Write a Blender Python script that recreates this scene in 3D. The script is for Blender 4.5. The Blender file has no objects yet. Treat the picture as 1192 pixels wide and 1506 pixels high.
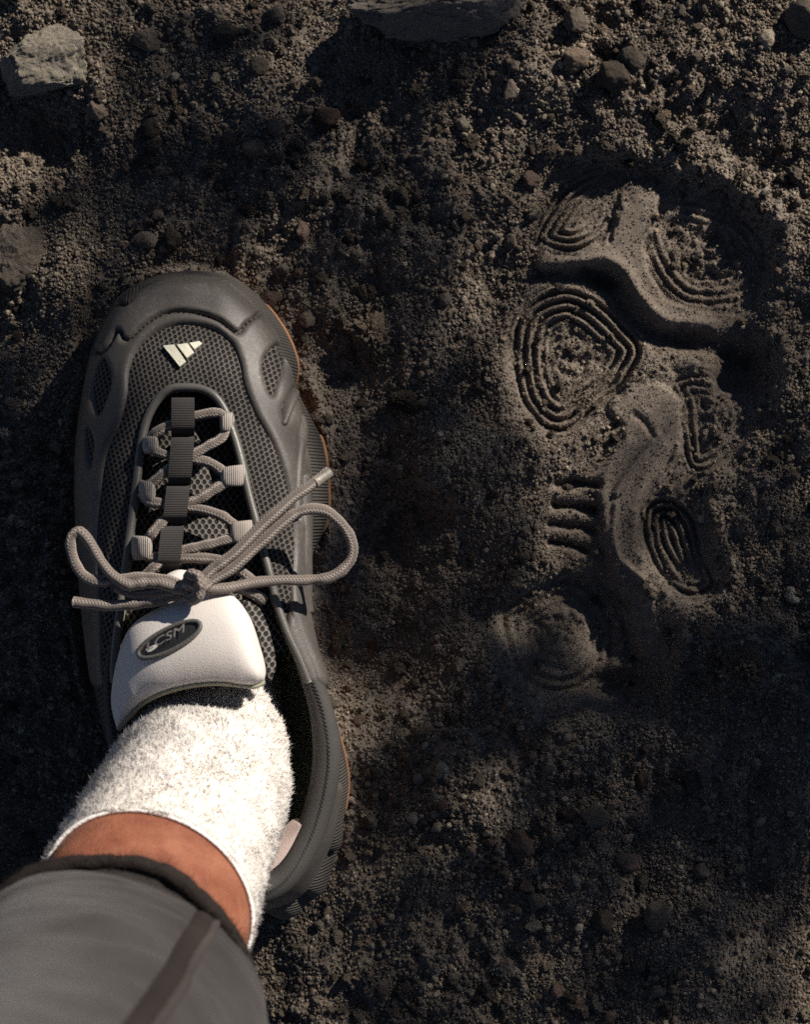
import bpy, bmesh, math, random
import numpy as np
from mathutils import Vector, Matrix, noise as mnoise
from mathutils.bvhtree import BVHTree
R = math.radians
rng = np.random.default_rng(7); random.seed(7)
S = bpy.context.scene
COL = S.collection

# ------------------------------------------------------------------ camera, sky, sun, exposure
CH = 1.03                    # camera height above the soil, looking straight down
PPM = 2900.0                 # drawing units per metre on the soil (z = 0)
CX, CY = 596.0, 753.0
cam_d = bpy.data.cameras.new('camera'); cam = bpy.data.objects.new('camera', cam_d); COL.objects.link(cam)
cam.location = (0, 0, CH); cam.rotation_euler = (0, 0, 0)
cam_d.sensor_fit = 'VERTICAL'; cam_d.sensor_height = 24.0
cam_d.lens = 24.0 * CH / (1506.0 / PPM)
cam_d.clip_start = 0.02; cam_d.clip_end = 200
cam_d.dof.use_dof = True; cam_d.dof.focus_distance = CH - 0.06; cam_d.dof.aperture_fstop = 5.6
S.camera = cam

SUN_AZ, SUN_EL = R(44), R(25)            # azimuth from +Y towards +X
SUN = Vector((math.sin(SUN_AZ) * math.cos(SUN_EL), math.cos(SUN_AZ) * math.cos(SUN_EL), math.sin(SUN_EL)))
wd = bpy.data.worlds.new('World'); S.world = wd; wd.use_nodes = True
nt = wd.node_tree; nt.nodes.clear()
sky = nt.nodes.new('ShaderNodeTexSky'); sky.sky_type = 'NISHITA'; sky.sun_disc = False
sky.sun_elevation = SUN_EL; sky.sun_rotation = SUN_AZ; sky.altitude = 3500; sky.air_density = 0.5; sky.dust_density = 0.3; sky.ozone_density = 0.0
bgn = nt.nodes.new('ShaderNodeBackground'); bgn.inputs['Strength'].default_value = 0.06
wo = nt.nodes.new('ShaderNodeOutputWorld')
nt.links.new(sky.outputs[0], bgn.inputs[0]); nt.links.new(bgn.outputs[0], wo.inputs[0])
sl = bpy.data.lights.new('sun', 'SUN'); sl.energy = 5.0; sl.angle = R(0.55); sl.color = (1.0, 0.93, 0.84)
so = bpy.data.objects.new('sun', sl); COL.objects.link(so)
so.rotation_euler = SUN.to_track_quat('Z', 'Y').to_euler(); so.location = SUN * 5
S.view_settings.view_transform = 'Standard'; S.view_settings.look = 'None'
S.view_settings.exposure = 0.5; S.view_settings.gamma = 1.0; S.view_settings.use_curve_mapping = False
S.render.engine = 'CYCLES'
S.cycles.use_denoising = False
S.cycles.max_bounces = 5; S.cycles.diffuse_bounces = 3; S.cycles.glossy_bounces = 2

# ------------------------------------------------------------------ helpers
def W(px, py, z):
    """drawing coordinates (measured off the photo) and a height -> world point"""
    k = (CH - z) / CH / PPM
    return ((px - CX) * k, -(py - CY) * k, z)
def toPx(P):
    k = CH / (CH - P[..., 2]) * PPM
    return np.stack([CX + P[..., 0] * k, CY - P[..., 1] * k], -1)
def sstep(a, b, x):
    t = np.clip((x - a) / (b - a), 0, 1); return t * t * (3 - 2 * t)
_lat = {}
def vnoise(x, y, seed):
    if seed not in _lat: _lat[seed] = np.random.default_rng(1000 + seed).random((256, 256)) * 2 - 1
    L = _lat[seed]
    xi = np.floor(x).astype(int); yi = np.floor(y).astype(int); fx = x - xi; fy = y - yi
    fx = fx * fx * fx * (fx * (fx * 6 - 15) + 10); fy = fy * fy * fy * (fy * (fy * 6 - 15) + 10)
    a = L[xi & 255, yi & 255]; b = L[(xi + 1) & 255, yi & 255]; c = L[xi & 255, (yi + 1) & 255]; d = L[(xi + 1) & 255, (yi + 1) & 255]
    return (a * (1 - fx) + b * fx) * (1 - fy) + (c * (1 - fx) + d * fx) * fy
def fbm(x, y, wl, octs, seed, gain=.5):
    out = 0; amp = 1; f = 1 / wl
    for o in range(octs):
        ca, sa = math.cos(o * 1.3 + seed), math.sin(o * 1.3 + seed)
        out = out + amp * vnoise((x * ca - y * sa) * f + 17.3 * o, (x * sa + y * ca) * f + 5.1 * o, seed + o)
        amp *= gain; f *= 2.03
    return out
def crom(P, n, closed=False):
    """Catmull-Rom resample of control rows P (N, D) to n rows"""
    P = np.asarray(P, float); N = len(P)
    if closed:
        t = np.linspace(0, N, n, endpoint=False); i = np.floor(t).astype(int); f = (t - i)[:, None]
        a, b, c, d = P[(i - 1) % N], P[i % N], P[(i + 1) % N], P[(i + 2) % N]
    else:
        t = np.linspace(0, N - 1, n); i = np.minimum(np.floor(t).astype(int), N - 2); f = (t - i)[:, None]
        Q = np.vstack([2 * P[0] - P[1], P, 2 * P[-1] - P[-2]])
        a, b, c, d = Q[i], Q[i + 1], Q[i + 2], Q[i + 3]
    return .5 * (2 * b + (c - a) * f + (2 * a - 5 * b + 4 * c - d) * f ** 2 + (3 * b - a - 3 * c + d) * f ** 3)
def sdpoly(X, Y, poly, margin=60, smooth=True, n=None):
    """signed distance (inside positive) to a closed outline; far outside = -margin"""
    poly = np.asarray(poly, float)
    if smooth: poly = crom(poly, n or len(poly) * 5, True)
    out = np.full(X.shape, -float(margin))
    m = (X > poly[:, 0].min() - margin) & (X < poly[:, 0].max() + margin) & (Y > poly[:, 1].min() - margin) & (Y < poly[:, 1].max() + margin)
    x = X[m]; y = Y[m]; d2 = np.full(x.shape, 1e18); ins = np.zeros(x.shape, bool)
    for k in range(len(poly)):
        ax, ay = poly[k - 1]; bx, by = poly[k]
        ex, ey = bx - ax, by - ay; L = ex * ex + ey * ey + 1e-12
        t = np.clip(((x - ax) * ex + (y - ay) * ey) / L, 0, 1)
        d2 = np.minimum(d2, (x - ax - t * ex) ** 2 + (y - ay - t * ey) ** 2)
        if ay != by:
            c = ((ay > y) != (by > y)) & (x < (bx - ax) * (y - ay) / (by - ay) + ax); ins ^= c
    d = np.sqrt(d2); out[m] = np.where(ins, d, np.maximum(-d, -margin)); return out
def sdline(X, Y, pts, margin=60):
    """distance to an open line"""
    pts = crom(pts, len(pts) * 5); out = np.full(X.shape, float(margin))
    m = (X > pts[:, 0].min() - margin) & (X < pts[:, 0].max() + margin) & (Y > pts[:, 1].min() - margin) & (Y < pts[:, 1].max() + margin)
    x = X[m]; y = Y[m]; d2 = np.full(x.shape, 1e18)
    for k in range(1, len(pts)):
        ax, ay = pts[k - 1]; bx, by = pts[k]; ex, ey = bx - ax, by - ay; L = ex * ex + ey * ey + 1e-12
        t = np.clip(((x - ax) * ex + (y - ay) * ey) / L, 0, 1)
        d2 = np.minimum(d2, (x - ax - t * ex) ** 2 + (y - ay - t * ey) ** 2)
    out[m] = np.minimum(np.sqrt(d2), margin); return out

def mk(name, V, F, mat, parent=None, smooth=True, uv=None, org=None):
    """one mesh object out of arrays; F is (n, 4) or (n, 3) or a list"""
    V = np.asarray(V, float).reshape(-1, 3)
    if org is None and parent is not None:
        p = parent; org = np.zeros(3)
        while p is not None: org = org + np.array(p.location); p = p.parent
    if org is not None: V = V - np.asarray(org)
    me = bpy.data.meshes.new(name)
    if isinstance(F, np.ndarray):
        n, k = F.shape
        me.vertices.add(len(V)); me.vertices.foreach_set('co', V.astype(np.float32).ravel())
        me.loops.add(n * k); me.loops.foreach_set('vertex_index', F.astype(np.int32).ravel())
        me.polygons.add(n); me.polygons.foreach_set('loop_start', np.arange(0, n * k, k, dtype=np.int32))
        me.update(calc_edges=True); me.validate()
    else:
        me.from_pydata(V.tolist(), [], F)
    if smooth: me.polygons.foreach_set('use_smooth', np.ones(len(me.polygons), bool))
    if uv is not None:
        l = me.uv_layers.new(name='UVMap'); vi = np.zeros(len(me.loops), np.int32); me.loops.foreach_get('vertex_index', vi)
        l.data.foreach_set('uv', np.asarray(uv, np.float32)[vi].ravel())
    if mat: me.materials.append(mat)
    o = bpy.data.objects.new(name, me); COL.objects.link(o)
    if parent is not None: o.parent = parent
    return o
def gridF(nu, nv, cu=False, cv=False):
    iu = np.arange(nu if cu else nu - 1); iv = np.arange(nv if cv else nv - 1)
    A, B = np.meshgrid(iu, iv, indexing='ij'); A2 = (A + 1) % nu; B2 = (B + 1) % nv
    return np.stack([A * nv + B, A2 * nv + B, A2 * nv + B2, A * nv + B2], -1).reshape(-1, 4)
def sub(V, F, keep):
    """keep some faces of an indexed mesh, dropping unused points"""
    F = F[keep]; used = np.unique(F); mp = np.full(len(V), -1); mp[used] = np.arange(len(used)); return V[used], mp[F], used
def tube(path, rad, seg=12, flat=1.0, up=(0, 0, 1), cap=True):
    P = np.asarray(path, float); n = len(P); rad = np.broadcast_to(np.asarray(rad, float), (n,))
    T = np.gradient(P, axis=0); T /= np.linalg.norm(T, axis=1)[:, None] + 1e-12
    N = np.zeros_like(P); u = np.asarray(up, float)
    for i in range(n):
        b = (u if i == 0 else N[i - 1]); b = b - T[i] * b.dot(T[i])
        if np.linalg.norm(b) < 1e-6: b = np.cross(T[i], [1, 0, 0])
        N[i] = b / np.linalg.norm(b)
    B = np.cross(T, N); a = np.linspace(0, 2 * np.pi, seg, endpoint=False)
    V = P[:, None, :] + rad[:, None, None] * (np.cos(a)[None, :, None] * N[:, None, :] * flat + np.sin(a)[None, :, None] * B[:, None, :])
    L = np.concatenate([[0], np.cumsum(np.linalg.norm(np.diff(P, axis=0), axis=1))])
    uv = np.stack([np.repeat(L, seg), np.tile(a / (2 * np.pi), n)], -1)
    V = V.reshape(-1, 3); F = gridF(n, seg, False, True)
    if cap:
        V = np.vstack([V, P[0] - T[0] * rad[0] * .5, P[-1] + T[-1] * rad[-1] * .5]); uv = np.vstack([uv, [0, 0], [L[-1], 0]])
        c0, c1 = n * seg, n * seg + 1; k = np.arange(seg); k2 = (k + 1) % seg
        F = np.vstack([F, np.stack([k2, k, np.full(seg, c0), np.full(seg, c0)], -1), np.stack([(n - 1) * seg + k, (n - 1) * seg + k2, np.full(seg, c1), np.full(seg, c1)], -1)])
        F = [list(dict.fromkeys(f)) for f in F.tolist()]
    return V, F, uv
def join(parts):
    """several (V, F, uv) -> one"""
    Vs, Fs, us, o = [], [], [], 0
    for V, F, uv in parts:
        Vs.append(V); us.append(uv); Fs += [[i + o for i in f] for f in (F.tolist() if isinstance(F, np.ndarray) else F)]; o += len(V)
    return np.vstack(Vs), Fs, np.vstack(us)
def thing(name, label, cat, loc=(0, 0, 0), group=None):
    o = bpy.data.objects.new(name, None); COL.objects.link(o); o.location = loc; o.empty_display_size = .02
    o['label'] = label; o['category'] = cat
    if group: o['group'] = group
    return o
def tag(o, label=None, cat=None, group=None, kind=None):
    if label: o['label'] = label
    if cat: o['category'] = cat
    if group: o['group'] = group
    if kind: o['kind'] = kind
    return o

# ------------------------------------------------------------------ materials
class M:
    def __init__(s, name, rough=.8, spec=.3):
        s.m = bpy.data.materials.new(name); s.m.use_nodes = True; s.t = s.m.node_tree
        s.b = s.t.nodes['Principled BSDF']; s.b.inputs['Roughness'].default_value = rough
        s.b.inputs['Specular IOR Level'].default_value = spec
        s.tc = s.n('ShaderNodeTexCoord')
    def n(s, k, **kw):
        x = s.t.nodes.new(k)
        for a, v in kw.items(): setattr(x, a, v)
        return x
    def l(s, a, b): s.t.links.new(a, b)
    def math(s, op, a, b=None, c=None):
        x = s.n('ShaderNodeMath', operation=op)
        for i, v in enumerate((a, b, c)):
            if v is None: continue
            if isinstance(v, (int, float)): x.inputs[i].default_value = v
            else: s.l(v, x.inputs[i])
        return x.outputs[0]
    def noise(s, scale, detail=3, rough=.55, coord='Object', dist=0):
        x = s.n('ShaderNodeTexNoise'); x.inputs['Scale'].default_value = scale; x.inputs['Detail'].default_value = detail
        x.inputs['Roughness'].default_value = rough; x.inputs['Distortion'].default_value = dist
        s.l(s.tc.outputs[coord], x.inputs['Vector']); return x.outputs['Fac']
    def ramp(s, f, stops):
        x = s.n('ShaderNodeValToRGB'); e = x.color_ramp.elements
        while len(e) < len(stops): e.new(.5)
        for k, (p, c) in zip(e, stops): k.position = p; k.color = (*c, 1)
        s.l(f, x.inputs[0]); return x.outputs[0]
    def mix(s, f, a, b, mode='MIX'):
        x = s.n('ShaderNodeMix', data_type='RGBA', blend_type=mode)
        for i, v in ((0, f), (6, a), (7, b)):
            if isinstance(v, (int, float)): x.inputs[i].default_value = v
            elif isinstance(v, tuple): x.inputs[i].default_value = (*v, 1)
            else: s.l(v, x.inputs[i])
        return x.outputs[2]
    def col(s, c):
        if isinstance(c, tuple): s.b.inputs['Base Color'].default_value = (*c, 1)
        else: s.l(c, s.b.inputs['Base Color'])
        return s
    def bump(s, h, dist, strength=1.0, prev=None):
        x = s.n('ShaderNodeBump'); x.inputs['Strength'].default_value = strength; x.inputs['Distance'].default_value = dist
        s.l(h, x.inputs['Height'])
        if prev is not None: s.l(prev, x.inputs['Normal'])
        s.l(x.outputs[0], s.b.inputs['Normal']); return x.outputs[0]

def soil_mat():
    m = M('soil', .95, .15)
    big = m.noise(14, 4); fine = m.noise(900, 4, .7); mid = m.noise(160, 5, .65)
    c = m.ramp(mid, [(.25, (.135, .108, .084)), (.5, (.21, .172, .136)), (.75, (.30, .254, .206))])
    c = m.mix(m.ramp(big, [(.4, (0, 0, 0)), (.65, (1, 1, 1))]), c, (.165, .132, .105))
    sp = m.ramp(fine, [(.58, (0, 0, 0)), (.72, (1, 1, 1))])
    c = m.mix(sp, c, (.46, .41, .355))
    m.col(c)
    n1 = m.bump(fine, .0012, .9); m.bump(m.noise(2600, 2, .6), .0004, .7, n1)
    return m.m
def stone_mat(name, a, b, moss=None, per=True):
    m = M(name, .92, .2)
    mid = m.noise(120, 6, .7); fine = m.noise(1200, 3, .7)
    c = m.ramp(mid, [(.3, a), (.7, b)])
    c = m.mix(m.ramp(fine, [(.5, (0, 0, 0)), (.75, (1, 1, 1))]), c, tuple(min(1, x * 1.6) for x in b))
    if moss: c = m.mix(m.ramp(m.noise(45, 4), [(.52, (0, 0, 0)), (.66, (1, 1, 1))]), c, moss)
    if per:
        oi = m.n('ShaderNodeObjectInfo'); r = oi.outputs['Random']
        c = m.mix(1.0, c, m.ramp(r, [(0, (.42, .38, .35)), (.4, (.8, .76, .72)), (.7, (1.1, 1.02, .94)), (.85, (1.15, .98, .86)), (1, (1.75, 1.72, 1.5))]), 'MULTIPLY')
    m.col(c); n1 = m.bump(mid, .003, .8); m.bump(fine, .0008, .8, n1); return m.m

SOIL = soil_mat()
GRAIN = stone_mat('grain', (.22, .188, .154), (.46, .403, .335))
CLOD = stone_mat('clod_soil', (.11, .092, .075), (.24, .208, .172))
PEB = stone_mat('pebble_stone', (.15, .125, .10), (.28, .24, .20))
PEBR = stone_mat('reddish_stone', (.165, .118, .097), (.26, .197, .163))
PEBP = stone_mat('pale_stone', (.30, .28, .235), (.46, .43, .37))
PEBD = stone_mat('dark_stone', (.09, .076, .064), (.17, .145, .12))
ROCK = stone_mat('rock_stone', (.27, .23, .185), (.43, .37, .30), (.30, .30, .17), False)

# ------------------------------------------------------------------ ground relief
TRACE = {}
def px2(poly): return poly
PRINT = [(800,262),(860,240),(930,245),(1010,268),(1090,300),(1130,370),(1125,430),(1110,480),(1130,520),(1120,600),(1090,670),(1020,715),
         (1030,760),(1060,840),(1040,880),(990,900),(985,960),(960,1010),(900,1040),(820,1042),(750,1015),(722,930),(775,862),(820,830),(800,790),(800,715),(830,690),
         (830,655),(780,630),(750,570),(745,490),(770,430),(800,395),(785,340)]
SM1 = [(925,262),(968,268),(966,330),(950,372),(975,425),(1010,450),(1055,460),(1095,466),(1085,482),(1050,485),(985,480),(952,455),(925,412),(900,388),(860,392),(800,392),(796,374),(850,372),(892,350),(915,310)]
SM2 = [(905,600),(925,575),(960,560),(990,575),(1005,620),(1000,660),(975,700),(950,730),(935,770),(945,830),(965,890),(972,955),(945,965),(930,905),(905,860),(890,800),(880,740),(860,700),(900,668),(925,640)]
PODS = {
 'A': dict(poly=[(908,250),(919,282),(910,320),(888,352),(850,373),(810,367),(790,346),(806,308),(836,274),(872,253)], sp=11.5, n=5, d=.0060),
 'B': dict(poly=[(752,520),(760,470),(790,434),(838,420),(884,438),(922,476),(946,512),(930,552),(890,596),(850,634),(812,638),(778,612),(760,570)], sp=13.5, n=4, d=.0095),
 'C': dict(w=.45, poly=[(940,318),(950,372),(975,418),(1015,447),(1075,448),(1120,425),(1135,370),(1100,318),(1030,292),(970,290)], sp=13, n=3, d=.0058),
 'D': dict(poly=[(990,562),(1030,545),(1085,565),(1108,615),(1088,662),(1045,695),(1012,690),(1002,645),(1000,600)], sp=12, n=3, d=.0075, w=.65),
 'E': dict(poly=[(955,742),(990,730),(1020,755),(1040,810),(1058,860),(1025,880),(985,862),(958,820),(946,780)], sp=12, n=4, d=.0085, w=.85),
 'F': dict(poly=[(735,905),(785,862),(850,848),(890,882),(915,935),(900,992),(850,1026),(788,1020),(748,975)], sp=16, n=3, d=.0092, w=.42),
}
SLOTS = [[(822,712),(850,710),(880,713)],[(818,744),(848,745),(878,750)],[(812,770),(842,773),(874,780)],[(812,797),(840,802),(866,808)]]
LIPS = [([(800,386),(850,384),(893,380),(922,404),(950,444),(984,470),(1045,476)], 9, .0030), ([(925,650),(896,690),(888,740),(900,800),(914,850),(935,900),(950,955)], 8, .0018), ([(975,655),(950,700),(935,760),(945,820)], 8, .0012)]
BANK = [((690,640), 60, 34, .006), ((640,700), 60, 40, .006), ((720,580), 30, 60, .004), ((735,700), 40, 30, .004)]
CUTS = [([(872,398),(900,418),(930,462),(972,492),(1050,500),(1110,525)], 15, .0062), ([(936,610),(950,622),(962,642)], 5, .004), ([(888,636),(902,630),(910,622)], 4, .003), ([(890,655),(905,648)], 3.5, .0028),
        ([(880,398),(840,404),(800,402)], 12, .0035), ([(1000,500),(1040,515),(1080,520)], 6, .003), ([(890,860),(925,905),(938,955),(950,985)], 16, .004)]
LINES = [([(968,640),(945,670),(918,705),(906,726)], 5, .0028), ([(1000,655),(985,690),(970,710)], 4, .002), ([(906,742),(903,780),(910,815),(922,832)], 4.5, .0022),
         ([(922,832),(945,850),(965,870)], 4, .0018), ([(955,775),(975,815),(1000,850),(1030,875)], 4, .0016)]
HOLES = [((896,410), 22, 14, .007), ((1100,545), 46, 38, .013), ((985,757), 26, 20, .006), ((912,935), 54, 66, .014), ((935,1025), 90, 30, .008), ((865,872), 60, 28, .008), ((900,1010), 60, 22, .008), ((560,780), 46, 130, .010), ((720,905), 90, 40, .007), ((1060,1030), 130, 60, .007), ((40,190), 60, 40, .010)]
MOUNDS = [((640,680), 70, 50, .008), ((700,100), 160, 70, .006), ((1070,90), 170, 80, .008), ((1130,760), 60, 120, .006), ((660,1150), 90, 90, .008), ((860,1330), 160, 120, .004), ((430,250), 120, 80, .006), ((600,420), 90, 160, .005), ((60,440), 80, 60, .006), ((840,205), 70, 22, .0025), ((930,205), 60, 20, .002), ((700,660), 70, 40, .005), ((1090,970), 40, 30, .006), ((1000,255), 50, 30, -.003)]
def relief(x, y):
    """soil height and print masks on an array of points (metres)"""
    X = CX + x * PPM; Y = CY - y * PPM
    far = np.hypot(x, y)
    z = .0105 * fbm(x, y, .10, 2, 3) + .0042 * fbm(x, y, .036, 2, 11) + .0013 * fbm(x, y * .16, .008, 2, 15) * sstep(.5, .3, far)
    rough = .0022 * fbm(x, y, .013, 2, 21) + .0013 * fbm(x, y, .005, 2, 31, .6)
    rid = np.abs(fbm(x, y, .018, 2, 41)); rough = rough + .0020 * (.45 - np.minimum(rid, .8)); cl_ = np.clip(fbm(x, y, .010, 2, 45) - .15, 0, 1); rough = rough + .0030 * cl_ * np.clip(.5 + fbm(x, y, .05, 2, 47), 0, 1)
    rough = rough * (.75 + .55 * fbm(x, y, .06, 2, 51))
    z = z + .10 * sstep(.6, 6, far) * fbm(x, y, 1.9, 3, 61)
    for (c, a, b, h) in MOUNDS: z = z + h * np.exp(-((X - c[0]) / a) ** 2 - ((Y - c[1]) / b) ** 2)
    # firm flat ground under the shoe
    sh = sdpoly(X, Y, [(272,410),(360,440),(425,520),(470,640),(475,780),(445,880),(460,1010),(500,1120),(490,1260),(420,1340),(320,1330),(220,1250),(150,1090),(118,900),(108,700),(125,560),(165,450)], 90)
    k = sstep(-42, 4, sh); z = z * (1 - k) + k * -.001; rough = rough * (1 - .6 * sstep(-10, 10, sh))
    z = z + .0055 * np.exp(-((sh + 11) / 9) ** 2) * np.clip(.45 + .9 * fbm(x, y, .022, 2, 83), 0, 1.2)   # soil squeezed up along the sole
    # the print
    sp = sdpoly(X, Y, PRINT, 80); pm = sstep(-26, 10, sp)
    base = -.0044 + .0016 * fbm(x, y, .05, 2, 71)
    z = z * (1 - pm) + pm * base; rough = rough * (1 - .55 * sstep(-16, 16, sp))
    z = z + .0016 * np.exp(-((sp + 20) / 14) ** 2) * (.6 + fbm(x, y, .03, 2, 81))           # soil pushed up round the edge
    sm = np.maximum(sdpoly(X, Y, SM1, 40), sdpoly(X, Y, SM2, 40))
    ids = np.zeros(x.shape, np.int8); ids[sp > 0] = 1
    wob = 3.2 * fbm(x, y, .018, 2, 91); wear = np.clip(.75 + .75 * fbm(x, y, .022, 2, 93), .12, 1.3)
    for q, (k_, p) in enumerate(PODS.items()):
        sd = sdpoly(X, Y, p['poly'], 60) + wob * .7
        m = sstep(-9, 9, sd); ring = (.5 + .5 * np.cos(2 * np.pi * sd / p['sp']))
        inn = sstep(p['sp'] * (p['n'] + .3), p['sp'] * (p['n'] - .7), sd)
        zz = -p['d'] + .0040 * ring ** 1.1 * inn * wear * p.get('w', 1) + .0011 * (1 - inn) * fbm(x, y, .004, 3, 96)
        z = z * (1 - m) + m * zz; rough = rough * (1 - m) + m * rough * (.9 + 1.6 * (1 - inn))
        ids[sd > 0] = 2 + q
    ms = sstep(-6 - 10 * sstep(1020, 1080, X), 6 + 6 * sstep(1020, 1080, X), sm + 6.0 * fbm(x, y, .009, 3, 98)) * (1 - .8 * sstep(1030, 1090, X)) * sstep(252, 305, Y + 14 * fbm(x, y, .008, 2, 100)); z = z * (1 - ms) + ms * (-.0012 + .0007 * fbm(x, y, .03, 2, 97)); rough = rough * (1 - .88 * ms)
    ids[(sm > 0) & (sp > 0)] = 1
    for s_ in SLOTS:
        d = sdline(X, Y, s_, 40); z = z - .0056 * np.exp(-((d + 2 * fbm(x, y, .006, 2, 99)) / 6.5) ** 2) * np.clip(wear + .3, .5, 1.2)
    for pts, w, h in LIPS:
        d = sdline(X, Y, pts, 60); z = z + h * np.exp(-(d / w) ** 2)
    for (c, a, b, h) in BANK: z = z + h * np.exp(-((X - c[0]) / a) ** 2 - ((Y - c[1]) / b) ** 2) * (1 - pm)
    for pts, w, h in CUTS:
        d = sdline(X, Y, pts, 60); z = z - h * np.exp(-(d / w) ** 2) * (1 - .6 * ms)
    for pts, w, h in LINES:
        d = sdline(X, Y, pts, 40); z = z + h * np.exp(-(d / w) ** 2)
    for (c, a, b, h) in HOLES: z = z - h * np.exp(-(((X - c[0]) / a) ** 2 + ((Y - c[1]) / b) ** 2) ** 1.5)
    return z + rough * 1.0, ids, ms, sp, sh
def axis(half, n, reach):
    c = np.linspace(-half, half, n); g = [half]; st = c[1] - c[0]
    while g[-1] < reach: st *= 1.05 if g[-1] < .75 else 1.3; g.append(g[-1] + st)
    g = np.array(g[1:]); return np.concatenate([-g[::-1], c, g])
ax = axis(.220, 720, 25); ay = axis(.278, 910, 25)
GX, GY = np.meshgrid(ax, ay, indexing='ij')
GZ, GI, GS, GP, GSH = relief(GX, GY)
GV = np.stack([GX, GY, GZ], -1).reshape(-1, 3); GF = gridF(len(ax), len(ay))
fid = GI.reshape(-1)[GF[:, 0]]
ground = None
def gpart(name, keep, parent):
    V, F, _ = sub(GV, GF, keep); return mk(name, V, F, SOIL, parent)
ground = gpart('ground', fid == 0, None); tag(ground, kind='structure')
fprint = gpart('footprint', fid == 1, ground); tag(fprint, 'shoe print with ringed tread marks pressed into the dark soil')
for q in range(len(PODS)): gpart('tread_mark', fid == 2 + q, fprint)
def gz(x, y):
    i = np.clip(np.searchsorted(ax, x) - 1, 0, len(ax) - 2); j = np.clip(np.searchsorted(ay, y) - 1, 0, len(ay) - 2)
    fx = (x - ax[i]) / (ax[i + 1] - ax[i]); fy = (y - ay[j]) / (ay[j + 1] - ay[j])
    return (GZ[i, j] * (1 - fx) + GZ[i + 1, j] * fx) * (1 - fy) + (GZ[i, j + 1] * (1 - fx) + GZ[i + 1, j + 1] * fx) * fy

# ------------------------------------------------------------------ rocks, pebbles, soil grains
def stone_mesh(name, seed, sub_=3, lump=.28, cuts=5, mat=None, rough=.05):
    bm = bmesh.new(); bmesh.ops.create_icosphere(bm, subdivisions=sub_, radius=1.0)
    r = random.Random(seed); off = Vector((r.random() * 50, r.random() * 50, r.random() * 50))
    pl = []
    for _ in range(cuts):
        d = Vector((r.gauss(0, 1), r.gauss(0, 1), r.gauss(0, 1))).normalized(); pl.append((d, .62 + .25 * r.random()))
    for v in bm.verts:
        p = v.co.copy(); p *= 1 + lump * mnoise.noise(p * 1.1 + off)
        for d, h in pl:
            e = p.dot(d) - h
            if e > 0: p -= d * e * .85
        p *= 1 + rough * mnoise.fractal(v.co * 4 + off, .6, 2.0, 4)
        v.co = p
    me = bpy.data.meshes.new(name); bm.to_mesh(me); bm.free()
    me.polygons.foreach_set('use_smooth', np.ones(len(me.polygons), bool))
    if mat: me.materials.append(mat)
    return me
def place(name, me, px, py, size, sink=.35, rot=None, sc=(1, 1, 1), label=None, cat='pebble', group=None):
    o = bpy.data.objects.new(name, me); COL.objects.link(o)
    x, y, _ = W(px, py, 0); s = size / PPM / 2
    o.location = (x, y, float(gz(np.array([x]), np.array([y]))[0]) + s * sc[2] * (1 - 2 * sink))
    o.rotation_euler = rot if rot is not None else (random.uniform(-.4, .4), random.uniform(-.4, .4), random.random() * 6.28)
    o.scale = (s * sc[0], s * sc[1], s * sc[2]); tag(o, label, cat, group); return o
big = stone_mesh('rock', 8, 6, .5, 6, ROCK, .10)
place('rock', big, 66, 96, 148, .28, (R(8), R(-6), R(20)), (1, .72, .42), 'large pale brown rock with a lit flat top, upper left corner', 'rock')
place('rock', stone_mesh('rock', 21, 6, .3, 3, stone_mat('brown_rock', (.13, .105, .082), (.26, .215, .17), None, False), .09), 12, 380, 124, .32, (.1, .1, .6), (1, .8, .5), 'rounded brown rock cut off by the left edge beside the shoe toe', 'rock')
ROCKB = stone_mat('brown_rock_stone', (.19, .155, .125), (.36, .305, .25), None, False)
blk = stone_mesh('rock', 14, 6, .25, 8, ROCKB, .10)
place('rock', blk, 658, 12, 262, .22, (R(4), 0, R(3)), (1, .42, .36), 'dark soil-covered block of rock at the top edge casting a deep shadow', 'rock')
pv = {k: [stone_mesh('pebble', 30 + i + 40 * j, 4, .42, 6, mt, .09) for i in range(7)] for j, (k, mt) in enumerate(dict(n=PEB, r=PEBR, p=PEBP, d=PEBD).items())}
pv['c'] = [stone_mesh('pebble', 300 + i, 5, .5, 3, CLOD, .38) for i in range(3)]
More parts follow.
